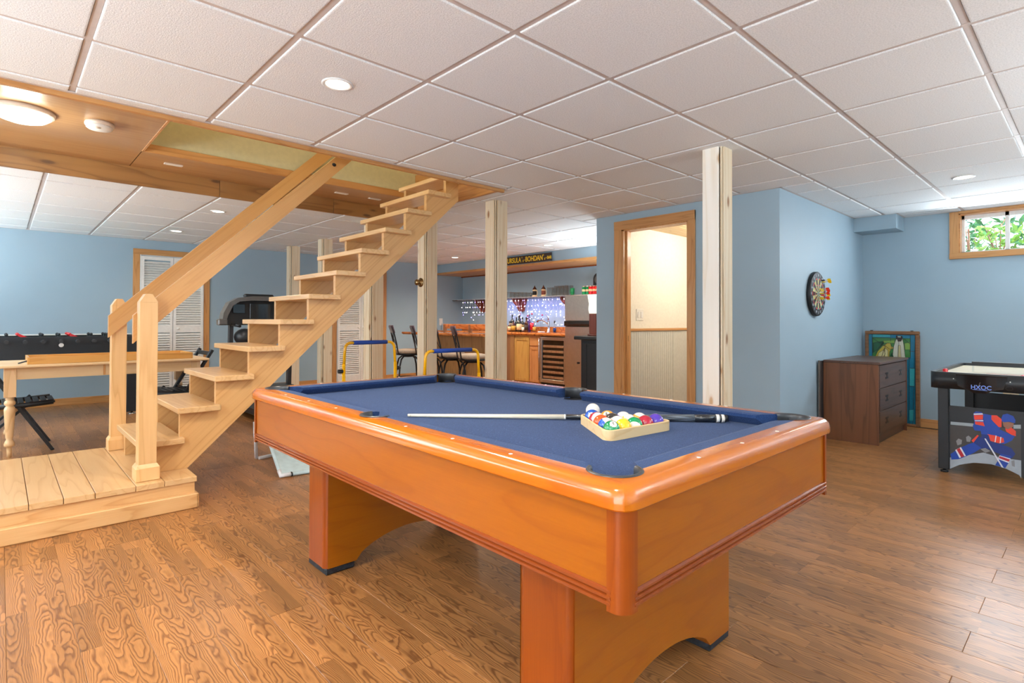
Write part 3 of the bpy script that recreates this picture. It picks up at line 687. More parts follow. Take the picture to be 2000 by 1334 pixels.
post(3.365, 3.84, .15, 'pine post in front of the bar, left of the sign', pine)
post(3.34, 4.95, .155, 'pine post with a round brass knob', pine, True)
post(3.25, 7.33, .15, 'pine post behind the upper stair treads, second from the back wall', pine)
post(3.21, 8.37, .15, 'pine post farthest back, nearest the back wall', pine)
post(3.10, 5.70, .165, 'pine post behind the stair stringer in front of the second louvred closet', pine)

# ------------------------------------------------------------------ stairs
ST = thing('staircase', 'open oak staircase with two handrails rising into the ceiling opening', 'stairs', (.64, 4.3, .18))
TY0, TY1 = 3.87, 4.68
nx = lambda k: .605 + .2032 * k
nz = lambda k: .347 + .1837 * k
for k in range(12):
    x0 = nx(k); z0 = nz(k)
    MB().bbox(x0, x0 + .242, TY0, TY1, z0, z0 + .036, .004).build('tread', oak_y, ST)
def stringer(y0, y1):
    P = [(.64, .182), (.875, .182), (2.998, 2.185), (2.998, 2.44)]
    # saw-tooth upper edge, from the top down
    for k in range(10, -1, -1):
        xs = nx(k + 1) + .022
        P += [(xs, nz(k + 1)), (xs, nz(k) + .001)] if k < 11 else []
    P += [(.64, nz(0))]
    P = [p for p in P]
    P.insert(4, (nx(11) + .022, 2.44)) if False else None
    q = MB().prism(P, lambda a, b_, t: (a, t, b_), y0, y1)
    return q.build('stringer', oak_s, ST)
def tidy_stringer(y0, y1):
    m_ = MB()
    # lower band under the saw-teeth plus one block per step, all in one mesh
    def lo(x): return .182 + (x - .875) * (2.185 - .182) / (2.998 - .875)
    for k in range(12):
        xa = nx(k) + .022 if k else .64; xb = nx(k + 1) + .022 if k < 11 else 2.998
        if xa >= 2.998: break
        xb = min(xb, 2.998); zt = nz(k) + .001
        pts = [(xa, max(.182, lo(xa))), (xb, max(.182, lo(xb)))]
        if xa < .875 < xb: pts = [(xa, .182), (.875, .182), (xb, lo(xb))]
        pts += [(xb, zt), (xa, zt)]
        m_.prism(pts, lambda a, b_, t: (a, t, b_), y0, y1)
    return m_.build('stringer', oak_s, ST)
tidy_stringer(3.93, 3.965); tidy_stringer(4.58, 4.615)
def newel(x, y):
    hw = .045
    P = [(x - hw, y - hw), (x + hw, y - hw), (x + hw, y + hw), (x - hw, y + hw)]
    m_ = MB().bbox(x - hw, x + hw, y - hw, y + hw, .18, 1.215, .002)
    c = .028; z1, z2 = 1.214, 1.262
    V = [(a, b_, z1) for a, b_ in P] + [(x - hw + c, y - hw, z2), (x + hw - c, y - hw, z2), (x + hw - c, y + hw, z2), (x - hw + c, y + hw, z2)]
    m_.add(V, [(0, 1, 5, 4), (1, 2, 6, 5), (2, 3, 7, 6), (3, 0, 4, 7), (4, 5, 6, 7)])
    o = m_.build('newel_post', oak_z, ST)
    p = MB().bbox(x - .06, x + .06, y - .06, y + .06, .182, .258, .003)
    V = [(x + a * .058, y + b_ * .058, .257) for a, b_ in ((-1, -1), (1, -1), (1, 1), (-1, 1))] + [(x + a * .046, y + b_ * .046, .277) for a, b_ in ((-1, -1), (1, -1), (1, 1), (-1, 1))]
    p.add(V, [(0, 1, 5, 4), (1, 2, 6, 5), (2, 3, 7, 6), (3, 0, 4, 7)])
    p.build('newel_base', oak_z, o)
newel(.636, 3.82); newel(.632, 4.86)
MB().bbox(.66, .80, 4.70, 4.79, .182, .36, .003).build('cleat', oak_z, ST)
def hrail(y0, y1, pts):
    return MB().prism(pts, lambda a, b_, t: (a, t, b_), y0, y1).build('handrail', oak_d, ST)
hrail(3.866, 3.90, [(.573, .972), (.573, 1.137), (2.0, 2.50), (2.12, 2.50)])
hrail(4.775, 4.812, [(.563, .985), (.563, 1.139), (2.08, 2.62), (2.22, 2.62)])
MB().sphere((1.80, 3.872, 2.262), .018, 10, 6, 0, .8).build('dark_knot', black, ST)

PF = thing('stair_platform', 'low oak platform of wide planks at the foot of the stairs', 'platform', (-.6, 4.3, 0))
jx = [-2.0, -1.5, -1.2, -1.02, -.83, -.64, -.46, -.29, -.13, .0, .117, .254, .386, .568]
for a, b_ in zip(jx[:-1], jx[1:]): MB().bbox(a + .0015, b_ - .0015, 3.69, 4.965, .149, .181, .002).build('plank', oak_y, PF)
MB().bbox(.5695, .7045, 3.69, 4.965, .149, .181, .002).build('plank', oak_y, PF)
MB().bbox(.7075, .872, 3.69, 4.965, .149, .181, .002).build('plank', oak_y, PF)
MB().box(-2.0, .862, 3.70, 4.955, 0, .149).build('fascia', oak, PF)
MB().bbox(-2.0, .876, 3.66, 3.70, 0, .088, .006).bbox(.862, .878, 3.66, 4.95, 0, .088, .006).build('base_board', oak, PF)

# ------------------------------------------------------------------ pool table
PT = thing('pool_table', 'orange cherry wood pool table with navy blue cloth', 'pool table', (1.5525, 1.795, 0))
X0, X1, Y0, Y1 = .925, 2.18, .655, 2.935; ZT = .77
CR = .045
def off_rect(d):
    """corner centres and radius for an outline pulled in by d from the outermost one"""
    return max(CR - d, 0.0), d
def corner_pt(cx, cy, sx, sy, d, th):
    r = CR - d
    bx, by = (X0 if sx < 0 else X1), (Y0 if sy < 0 else Y1)
    ox, oy = bx - sx * CR, by - sy * CR
    if r > 0: return (ox + sx * r * math.cos(th), oy + sy * r * math.sin(th))
    return (bx - sx * d, by - sy * d)
prof = [(.072, .718), (.072, ZT), (.032, ZT), (.025, .769), (.0165, .766), (.009, .760), (.0035, .752), (.0006, .742), (0, .732), (0, .722), (.004, .718)]
def rail(side):
    m_ = MB(); rings = []
    A = [0, PI / 8, PI / 4]
    if side == 'left': seq = [(-1, -1, t) for t in (PI / 4, PI / 8, 0)] + [(-1, 1, t) for t in (0, PI / 8, PI / 4)]
    if side == 'right': seq = [(1, 1, t) for t in (PI / 4, PI / 8, 0)] + [(1, -1, t) for t in (0, PI / 8, PI / 4)]
    if side == 'near': seq = [(1, -1, t) for t in (PI / 4, 3 * PI / 8, PI / 2)] + [(-1, -1, t) for t in (PI / 2, 3 * PI / 8, PI / 4)]
    if side == 'far': seq = [(-1, 1, t) for t in (PI / 4, 3 * PI / 8, PI / 2)] + [(1, 1, t) for t in (PI / 2, 3 * PI / 8, PI / 4)]
    for sx, sy, th in seq: rings.append([corner_pt(0, 0, sx, sy, d, th) + (z,) for d, z in prof])
    A_, B_ = rings[2], rings[3]; nseg = 24 if side in ('left', 'right') else 14
    rings = rings[:3] + [[tuple(p[c] + (q[c] - p[c]) * i / nseg for c in range(3)) for p, q in zip(A_, B_)] for i in range(1, nseg)] + rings[3:]
    n_ = len(prof); V = [v for r in rings for v in r]; F = []
    for i in range(len(rings) - 1):
        for k in range(n_): k2 = (k + 1) % n_; F.append((i * n_ + k, i * n_ + k2, (i + 1) * n_ + k2, (i + 1) * n_ + k))
    m_.add(V, F, 0, True); m_.add(rings[0], [tuple(range(n_))]); m_.add(rings[-1], [tuple(range(n_))[::-1]])
    return m_
POCK = [(X0 + .108, Y0 + .108), (X1 - .108, Y0 + .108), (X0 + .108, Y1 - .108), (X1 - .108, Y1 - .108), (X0 + .084, 1.795), (X1 - .084, 1.795)]
def cut(o, pts, r=.058):
    for (x, y) in pts:
        c = MB().lathe([(r, .60), (r, .85)], 28, (x, y, 0)).build('cutter', black)
        md = o.modifiers.new('b', 'BOOLEAN'); md.operation = 'DIFFERENCE'; md.solver = 'EXACT'; md.object = c
        bpy.context.view_layer.update()
        me = bpy.data.meshes.new_from_object(o.evaluated_get(bpy.context.evaluated_depsgraph_get()))
        o.modifiers.clear(); o.data = me; bpy.data.objects.remove(c)
RL = {}
for s_, mt_ in (('left', rail_y), ('right', rail_y), ('near', rail_x), ('far', rail_x)):
    RL[s_] = rail(s_).build('rail', mt_, PT)
bpy.context.view_layer.update()
cut(RL['left'], [POCK[0], POCK[2], POCK[4]]); cut(RL['right'], [POCK[1], POCK[3], POCK[5]]); cut(RL['near'], POCK[:2]); cut(RL['far'], POCK[2:4])
def smooth_by_angle(o, ang=35):
    for e in o.data.polygons: pass
for o in RL.values():
    try: o.data.shade_smooth(); o.data.set_sharp_from_angle(angle=math.radians(32))
    except Exception: pass
    o.data.set_sharp_from_angle(angle=math.radians(32))
bed = MB().box(X0 + .06, X1 - .06, Y0 + .06, Y1 - .06, .69, .725).build('cloth_bed', cloth, PT)
bpy.context.view_layer.update(); cut(bed, POCK, .052)
# pockets
def pocket(x, y, a0, a1):
    m_ = MB(); n_ = 26; ro, ri = (.066, .054)
    ringo = [(ro, ZT + .0005), (ro - .003, ZT + .004), (ri + .003, ZT + .003), (ri, ZT - .004), (ri, ZT - .05), (ri + .004, ZT - .05)]
    R_ = [[(x + r * math.cos(a), y + r * math.sin(a), z) for r, z in ringo] for a in [a0 + (a1 - a0) * i / n_ for i in range(n_ + 1)]]
    k_ = len(ringo); V = [v for r in R_ for v in r]; F = []
    for i in range(n_):
        for k in range(k_ - 1): F.append((i * k_ + k, i * k_ + k + 1, (i + 1) * k_ + k + 1, (i + 1) * k_ + k))
    m_.add(V, F, 0, True)
    o = m_.build('pocket', pocketm, PT)
    MB().lathe([(.0525, .722), (.052, .712), (.05, .64), (.035, .61), (0, .60)], 22, (x, y, 0)).build('pocket_cup', black, o)
g_ = .62
for (x, y), am in zip(POCK, (225, 315, 135, 45, 180, 0)):
    w_ = math.radians(118 if am % 90 else 98); a = math.radians(am); pocket(x, y, a - w_, a + w_)
# cushions
def cushion(p0, p1, nrm, e0, e1):
    """p0,p1 on the rail's inner line; nrm towards the table centre; e0,e1 how far the nose end is set back"""
    p0 = Vector(p0); p1 = Vector(p1); n_ = Vector(nrm); d = (p1 - p0).normalized(); W = .062
    def sec(p, s): return [(p.x, p.y, ZT - .001), (p.x + n_.x * W * .75 + s.x * .75, p.y + n_.y * W * .75 + s.y * .75, ZT - .002), (p.x + n_.x * W + s.x, p.y + n_.y * W + s.y, ZT - .006),
                           (p.x + n_.x * (W - .002) + s.x, p.y + n_.y * (W - .002) + s.y, ZT - .018), (p.x + n_.x * (W - .026) + s.x * .6, p.y + n_.y * (W - .026) + s.y * .6, .7255), (p.x, p.y, .7255)]
    A = sec(p0, d * e0); B = sec(p1, -d * e1)
    m_ = MB(); m_.add(A + B, [(i, (i + 1) % 6, 6 + (i + 1) % 6, 6 + i) for i in range(6)]); m_.add(A, [tuple(range(6))]); m_.add(B, [tuple(range(6))[::-1]])
    m_.build('cushion', cloth, PT)
I0x, I1x, I0y, I1y = X0 + .072, X1 - .072, Y0 + .072, Y1 - .072
ck, ce_ = .158, .062
cushion((I0x, Y0 + ck, 0), (I0x, 1.729, 0), (1, 0, 0), ce_, .012); cushion((I0x, 1.861, 0), (I0x, Y1 - ck, 0), (1, 0, 0), .012, ce_)
cushion((I1x, Y0 + ck, 0), (I1x, 1.729, 0), (-1, 0, 0), ce_, .012); cushion((I1x, 1.861, 0), (I1x, Y1 - ck, 0), (-1, 0, 0), .012, ce_)
cushion((X0 + ck, I0y, 0), (X1 - ck, I0y, 0), (0, 1, 0), ce_, ce_); cushion((X0 + ck, I1y, 0), (X1 - ck, I1y, 0), (0, -1, 0), ce_, ce_)
# sights
for y in (1.035, 1.282, 1.532, 2.035, 2.291, 2.548):
    for x in (X0 + .036, X1 - .036): MB().lathe([(.0055, .0), (.0055, .0008), (0, .0009)], 12, (x, y, ZT)).build('sight', dotm, PT)
for x in (1.284, 1.527, 1.770):
    for y in (Y0 + .036, Y1 - .036): MB().lathe([(.0055, .0), (.0055, .0008), (0, .0009)], 12, (x, y, ZT)).build('sight', dotm, PT)
# apron, mouldings, corner posts
ax0, ax1, ay0, ay1 = X0 + .018, X1 - .018, Y0 + .018, Y1 - .018
MB().box(ax0, ax0 + .011, ay0 + .03, ay1 - .03, .545, .72).build('apron', cherry_y, PT); MB().box(ax1 - .011, ax1, ay0 + .03, ay1 - .03, .545, .72).build('apron', cherry_y, PT)
MB().box(ax0 + .03, ax1 - .03, ay0, ay0 + .011, .545, .72).build('apron', cherry, PT); MB().box(ax0 + .03, ax1 - .03, ay1 - .011, ay1, .545, .72).build('apron', cherry, PT)
MB().box(ax0 + .02, ax1 - .02, ay0 + .02, ay1 - .02, .55, .69).build('slate_bed', slab_m, PT)
mp = [(0, .549), (-.002, .549), (-.007, .546), (-.007, .541), (-.002, .538), (-.002, .537), (-.008, .534), (-.008, .529), (-.002, .526), (-.002, .525), (-.007, .522), (-.007, .516), (-.001, .513), (.02, .513), (.02, .549)]
def mo(f, t0, t1): MB().prism(mp, f, t0, t1).build('moulding', mould, PT)
mo(lambda a, b_, t: (ax0 + a, t, b_), ay0 + .03, ay1 - .03); mo(lambda a, b_, t: (ax1 - a, t, b_), ay0 + .03, ay1 - .03)
mo(lambda a, b_, t: (t, ay0 + a, b_), ax0 + .03, ax1 - .03); mo(lambda a, b_, t: (t, ay1 - a, b_), ax0 + .03, ax1 - .03)
for sx in (-1, 1):
    for sy in (-1, 1):
        bx, by = (ax0 - .006 if sx < 0 else ax1 + .006), (ay0 - .006 if sy < 0 else ay1 + .006); R_ = .034
        ox, oy = bx - sx * R_, by - sy * R_
        P = [(ox, oy)] + [(ox + sx * R_, oy - sy * .012), (ox + sx * R_, oy)] + [(ox + sx * R_ * math.cos(a), oy + sy * R_ * math.sin(a)) for a in [PI / 2 * i / 8 for i in range(1, 8)]] + [(ox, oy + sy * R_), (ox - sx * .012, oy + sy * R_)]
        m_ = MB(); n_ = len(P); V = [(a, b_, .503) for a, b_ in P] + [(a, b_, .72) for a, b_ in P]
        m_.add(V, [(i, (i + 1) % n_, n_ + (i + 1) % n_, n_ + i) for i in range(n_)], 0, True); m_.add(V[:n_], [tuple(range(n_))]); m_.add(V[n_:], [tuple(range(n_))])
        o = m_.build('corner_post', cherry_z, PT); o.data.set_sharp_from_angle(angle=math.radians(40))
# pedestal legs: arch cut in the broad faces
def pedestal(x0, x1, y0, y1):
    n_ = 20; fw = .148; top = .516
    arch = []
    for i in range(n_ + 1):
        u = i / n_; xx = x0 + fw + (x1 - x0 - 2 * fw) * u
        s = math.sin(PI * u); arch.append((xx, .03 + .095 * (s ** .6)))
    P = [(x0 + .014, .03), (x0 + fw, .03)] + arch[1:-1] + [(x1 - fw, .03), (x1 - .014, .03), (x1 - .014, top), (x0 + .014, top)]
    o = MB()
    m_ = MB()
    # split polygon in quads against the top edge to stay convex
    lo = [(x0 + .014, .03)] + arch + [(x1 - .014, .03)]
    for i in range(len(lo) - 1):
        (xa, za), (xb, zb) = lo[i], lo[i + 1]
        m_.add([(xa, y0, za), (xb, y0, zb), (xb, y0, top), (xa, y0, top)], [(0, 1, 2, 3)])
        m_.add([(xa, y1, za), (xb, y1, zb), (xb, y1, top), (xa, y1, top)], [(3, 2, 1, 0)])
        m_.add([(xa, y0, za), (xb, y0, zb), (xb, y1, zb), (xa, y1, za)], [(3, 2, 1, 0)])
    leg = m_.build('pedestal_leg', cherry, PT)
    for xa in (x0, x1):
        s = 1 if xa == x0 else -1
        e = MB().bbox(min(xa, xa + s * .02), max(xa, xa + s * .02), y0 - .004 + .03, y1 + .004 - .03, .03, top, .002)
        e.build('end_panel', cherry_z, leg)
        for yy, sy in ((y0, 1), (y1, -1)):
            P2 = [(0, 0)] + [(.034 * (1 - math.cos(a)) - .0, .034 * (1 - math.sin(a))) for a in [PI / 2 * i / 6 for i in range(7)]]
            k = MB(); R2 = .03; cx_, cy_ = xa + s * R2, yy + sy * R2
            pp = [(cx_, cy_)] + [(cx_ - s * R2 * math.cos(a), cy_ - sy * R2 * math.sin(a)) for a in [PI / 2 * i / 7 for i in range(8)]]
            n2 = len(pp); V = [(a, b_, .03) for a, b_ in pp] + [(a, b_, top) for a, b_ in pp]
            k.add(V, [(i, (i + 1) % n2, n2 + (i + 1) % n2, n2 + i) for i in range(n2)], 0, True); k.add(V[:n2], [tuple(range(n2))]); k.add(V[n2:], [tuple(range(n2))])
            q = k.build('corner_round', cherry_z, leg); q.data.set_sharp_from_angle(angle=math.radians(40))
    for xa in (x0 + .002, x1 - fw + .002): MB().bbox(xa + .004, xa + fw - .006, y0 + .004, y1 - .004, 0, .031, .006).build('foot', footm, leg)
pedestal(1.040, 1.895, .90, 1.095)
pedestal(1.040, 1.895, 2.300, 2.490)
# ------------------------------------------------------------------ rack, balls, cue
import numpy as np
ZB = .7255
nn = Vector((1.426, 1.082)); rr_ = Vector((1.760, 1.050)); ea = (rr_ - nn).normalized(); ep = Vector((-ea.y, ea.x)); side = .335
ll = nn + ea * side / 2 + ep * side * .866
RK = thing('ball_rack', 'pale wooden triangle rack holding fifteen pool balls', 'rack', (float((nn.x + rr_.x + ll.x) / 3), float((nn.y + rr_.y + ll.y) / 3), ZB))
cen = (nn + rr_ + ll) / 3
def tri(rc, off):
    pts = []
    V_ = [nn, rr_, ll]
    for i in range(3):
        v = V_[i]; d = (v - cen).normalized(); c = v - d * (rc * 2) ; a0 = math.atan2(d.y, d.x)
        for k in range(9):
            a = a0 - PI / 3 + (2 * PI / 3) * k / 8
            pts.append((c.x + (rc - off) * math.cos(a), c.y + (rc - off) * math.sin(a)))
    return pts
for v_ in ('nn', 'rr_', 'll'): globals()[v_] = cen + (globals()[v_] - cen).normalized() * .2085
o_ = tri(.027, 0); i_ = tri(.027, .0080); n_ = len(o_); m_ = MB(); h_ = .034
V = [(x, y, ZB) for x, y in o_] + [(x, y, ZB + h_ - .002) for x, y in o_] + [(x, y, ZB + h_) for x, y in tri(.027, .002)] + [(x, y, ZB + h_) for x, y in tri(.027, .0060)] + [(x, y, ZB + h_ - .002) for x, y in i_] + [(x, y, ZB) for x, y in i_]
for a in range(5): m_.add(V[a * n_:(a + 2) * n_], [(i, (i + 1) % n_, n_ + (i + 1) % n_, n_ + i) for i in range(n_)], 0, True)
m_.add(V[:n_] + V[5 * n_:], [(i, (i + 1) % n_, n_ + (i + 1) % n_, n_ + i) for i in range(n_)])
o = m_.build('frame', maple, RK); o.data.set_sharp_from_angle(angle=math.radians(40))
BALLC = {1: (244, 206, 40), 2: (20, 88, 190), 3: (236, 86, 30), 4: (84, 56, 176), 5: (240, 160, 50), 6: (0, 140, 84), 7: (176, 30, 56), 8: (50, 48, 50), 9: (244, 206, 40), 10: (20, 88, 190), 11: (176, 36, 60), 12: (84, 56, 176), 13: (240, 100, 30), 14: (0, 150, 90), 15: (240, 160, 60)}
def ballmat(num):
    mt, t, b = new('ball_%d' % num); b.inputs['Roughness'].default_value = 0.08; b.inputs['Coat Weight'].default_value = 0.6
    col = C(*BALLC.get(num, (240, 236, 228)))
    if num <= 8: b.inputs['Base Color'].default_value = col
    else:
        tc = N(t, 'ShaderNodeTexCoord'); sp = N(t, 'ShaderNodeSeparateXYZ'); L(t, tc.outputs['Object'], sp.inputs[0])
        g = Mth(t, 'LESS_THAN', Mth(t, 'ABSOLUTE', sp.outputs[2]), .0155); L(t, mixc(t, g, C(242, 238, 230), col), b.inputs['Base Color'])
    return mt
sphm = {}
BR = .0286
NAMES = {1: 'solid yellow', 2: 'solid blue', 3: 'solid orange-red', 4: 'solid purple', 5: 'solid amber', 6: 'solid green', 7: 'solid maroon', 8: 'solid black', 9: 'yellow striped', 10: 'blue striped', 11: 'maroon striped', 12: 'purple striped', 13: 'orange striped', 14: 'green striped', 15: 'amber striped'}
def ball(num, x, y, rot=(0, 0, 0), numdir=None, label=None):
    o = MB().sphere((0, 0, 0), BR, 28, 18).build('pool_ball' if num else 'cue_ball', ballmat(num) if num else ivory if False else ballmat(0))
    o.location = (x, y, ZB + BR); o.rotation_euler = rot
    tag(o, label or '%s pool ball number %d in the rack' % (NAMES[num], num), 'ball', 'pool balls in the rack' if num else None)
    if numdir:
        d = Vector(numdir).normalized()
        # local frame
        q = d.to_track_quat('Z', 'Y').to_matrix(); up = Vector((0, 0, 1)); e2 = (up - d * up.dot(d)).normalized(); e1 = e2.cross(d)
        inv = Euler(rot).to_matrix().inverted()
        k = MB(); n_ = 18; V = [d * (BR + .0002)]
        for i in range(n_):
            a = 2 * PI * i / n_; an = .44; V.append((d * math.cos(an) + (e1 * math.cos(a) + e2 * math.sin(a)) * math.sin(an)) * (BR + .0002))
        mid = []
        for i in range(n_):
            a = 2 * PI * i / n_; an = .22; mid.append((d * math.cos(an) + (e1 * math.cos(a) + e2 * math.sin(a)) * math.sin(an)) * (BR + .0002))
        VV = [inv @ v for v in [V[0]] + mid + V[1:]]
        F = [(0, 1 + i, 1 + (i + 1) % n_) for i in range(n_)] + [(1 + i, 1 + n_ + i, 1 + n_ + (i + 1) % n_, 1 + (i + 1) % n_) for i in range(n_)]
        k.add(VV, F, 0, True); k.build('number_disc', dotm, o, world=False, fix=False)
        text_mesh(str(num), .017, lambda a, b_, c: tuple(inv @ ((d * (BR + .0012 + c * .3)) + e1 * (a - (.0048 if num < 10 else .009)) + e2 * (b_ - .006) - d * ((a - .005) ** 2 + (b_ - .006) ** 2) * 17)), black, o, 'number', .0001, .0004, world=False)
    return o
d_ = .0574
ORD = [[6, 1, 14, 7, 4], [10, 13, 9, 15], [3, 8, 12], [11, 5], [2]]
ROT = {14: (0, 1.2, .6), 10: (.5, .2, 0), 13: (.35, -.1, 0), 9: (.3, .1, 0), 15: (.3, .15, .3), 12: (.25, 0, 0), 11: (1.2, .4, -.7), 7: (.2, .3, .3), 4: (0, 0, 0)}
ND = {6: (-.35, -.55, .75), 2: (-.75, -.45, .35), 5: (-.7, -.35, .7), 13: (-.2, -.9, .15), 11: None}
for r, row in enumerate(ORD):
    for k, num in enumerate(row):
        q = cen + ea * ((k - (4 - r) / 2) * d_) + ep * ((r - 4 / 3) * d_ * .866)
        ball(num, q.x, q.y, ROT.get(num, (0, 0, 0)), ND.get(num))
ball(0, 1.735, 1.388, label='plain white cue ball resting behind the cue and the rack')
CU = thing('pool_cue', 'pool cue with cream shaft and black butt lying across the blue cloth behind the rack', 'cue', (1.6, 1.43, ZB))
P0 = Vector((1.194, 1.888, ZB + .008)); P1 = Vector((2.034, .978, ZB + .0155)); dd = P1 - P0
def seg(a, b_, ra, rb, nm, mt_): MB().tube([P0 + dd * a, P0 + dd * b_], 1, 14, 0, True, [ra, rb]).build(nm, mt_, CU)
seg(0, .012, .0058, .0060, 'tip', bluefoam if False else ivory); seg(.012, .50, .0060, .0098, 'shaft', ivory); seg(.50, .505, .0100, .0100, 'joint_ring', dotm); seg(.505, .68, .0099, .0112, 'forearm', cueblk)
seg(.68, .90, .0114, .0140, 'wrap', wrapm); seg(.90, .965, .0140, .0150, 'butt_sleeve', cueblk); seg(.965, .975, .0152, .0152, 'white_ring', dotm); seg(.975, .981, .0150, .0150, 'butt_ring', cueblk); seg(.981, .99, .0152, .0150, 'white_ring', dotm); seg(.99, 1.0, .0145, .012, 'bumper', black)

# ------------------------------------------------------------------ pvc goal behind the pool table
GO = thing('folding_goal', 'small white pipe goal with pale blue fabric on the floor beyond the pool table', 'goal', (1.6, 4.3, 0))
fr0 = MB().tube([(1.50, 4.62, .30), (1.508, 4.60, .016), (1.60, 4.90, .016)], .013, 8)
fr0.tube([(1.52, 4.58, .016), (1.72, 4.62, .016)], .013, 8); fr0.build('back_frame', pvc, GO)
c0 = Vector((1.462, 3.955, .016)); a0 = Vector((1.545, 4.62, .34)); b0 = Vector((2.05, 3.87, .016))
MB().tube([c0 + (a0 - c0) * .06, a0], .013, 8).tube([c0 + (b0 - c0) * .1, b0], .013, 8).build('front_frame', netm, GO)
MB().tube([c0 + (a0 - c0) * .07, c0, c0 + (b0 - c0) * .11], .0155, 10).build('corner_elbow', pvc, GO)
k = MB(); G = 10; V = []
e0 = Vector((2.1, 4.55, .34))
for i in range(G + 1):
    for j in range(G + 1):
        u, v = i / G, j / G; p = c0 * (1 - u) * (1 - v) + a0 * u * (1 - v) + b0 * (1 - u) * v + e0 * u * v
        sag = math.sin(PI * u) * math.sin(PI * v); V.append((p.x, p.y + sag * .09 + .006 * math.sin(9 * v + 4 * u), p.z - sag * .05 + .012))
k.add(V, [(i * (G + 1) + j, (i + 1) * (G + 1) + j, (i + 1) * (G + 1) + j + 1, i * (G + 1) + j + 1) for i in range(G) for j in range(G)], 0, True)
k.build('fabric', netm, GO)
for a in (.09, .14): pass
MB().lathe([(.0172, -.004), (.0172, .004)], 10, tuple(c0 + (b0 - c0) * .12), axis='x').build('strap', black, GO)

# ------------------------------------------------------------------ yellow exercise frames
def yframe(x0, x1, y, zt, zs, lab):
    t_ = thing('exercise_frame', lab, 'exercise frame', ((x0 + x1) / 2, y, 0), 0, 'yellow exercise frames')
    r = .055; sp_ = .03
    def arc(cx, cz, a0, a1, s): return [(cx + s * r * math.cos(a), y, cz + r * math.sin(a)) for a in [a0 + (a1 - a0) * i / 6 for i in range(7)]]
    L_ = [(x0 - sp_ * .3, y, zs)] + arc(x0 + r, zt - r, 0, PI / 2, -1) + [(x0 + r + .03, y, zt)]
    R_ = [(x1 + sp_ * .3, y, zs)] + arc(x1 - r, zt - r, 0, PI / 2, 1) + [(x1 - r - .03, y, zt)]
    MB().tube(L_, .0125, 10).build('bent_tube', yellow, t_); MB().tube(R_, .0125, 10).build('bent_tube', yellow, t_)
    MB().tube([(x0 + r + .025, y, zt), (x1 - r - .025, y, zt)], .0185, 12).build('foam_grip', bluefoam, t_)
    for x, s in ((x0 - .01, -1), (x1 + .01, 1)):
        MB().tube([(x, y, .03), (x, y, zs + .01)], .0155, 10).build('leg', yellow, t_)
        MB().tube([(x + s * .012, y, zs - .05), (x + s * .05, y, zs - .05)], .018, 10).build('knob', black, t_)
        MB().tube([(x, y - .2, .016), (x, y + .2, .016)], .0155, 10).build('foot', yellow, t_)
yframe(2.205, 2.695, 4.40 if False else 4.50, .915, .72, 'yellow tube frame with blue foam grip in front of the louvred closet')
yframe(2.56, 3.12, 3.79, .858, .64, 'yellow tube frame with bright blue foam grip in front of the bar stools')

# ------------------------------------------------------------------ pine table with turned legs
TB = thing('pine_table', 'long unfinished pine table with turned legs', 'table', (.43, 6.3, 0))
MB().bbox(-.03, 1.50, 5.925, 6.74, .722, .742, .004).build('tabletop', pine_t, TB)
MB().box(.03, 1.40, 5.985, 6.003, .625, .722).box(.03, 1.40, 6.66, 6.678, .625, .722).box(.03, .05, 6.0, 6.66, .625, .722).box(1.38, 1.40, 6.0, 6.66, .625, .722).build('apron', pine_t, TB)
LP = [(.014, 0), (.016, .05), (.017, .085), (.032, .09), (.034, .105), (.030, .125), (.020, .145), (.024, .16), (.030, .25), (.035, .36), (.037, .385), (.030, .405), (.022, .412), (.034, .425), (.036, .44), (.030, .455), (.022, .462), (.030, .468), (.024, .476), (.032, .485)]
for x, y in ((.068, 6.012), (1.395, 6.012), (1.395, 6.665), (.068, 6.665)):
    MB().lathe(LP, 18, (x, y, 0)).bbox(x - .038, x + .038, y - .038, y + .038, .485, .722, .002).build('leg', pine_tz, TB)
for x in (.68, 1.02): MB().bbox(x - .008, x + .008, 5.978, 5.986, .63, .72, .001).build('batten', casing, TB)
TR = thing('game_tray', 'long shallow open wooden tray lying on the pine table', 'tray', (.77, 6.2, .742))
MB().bbox(.185, 1.36, 6.0, 6.014, .743, .800, .001).build('side_rail', traym, TR); MB().bbox(.185, 1.36, 6.45, 6.464, .743, .800, .001).build('side_rail', traym, TR)
MB().bbox(.170, .185, 6.0, 6.464, .743, .800, .001).build('end_rail', traym, TR); MB().bbox(1.36, 1.372, 6.0, 6.464, .743, .800, .001).build('end_rail', traym, TR)
MB().box(.186, 1.359, 6.014, 6.45, .743, .750).build('base', traym, TR)
MB().bar((.168, 6.03, .77), (.12, 6.06, .752), .02, .01).build('hook', black, TR)

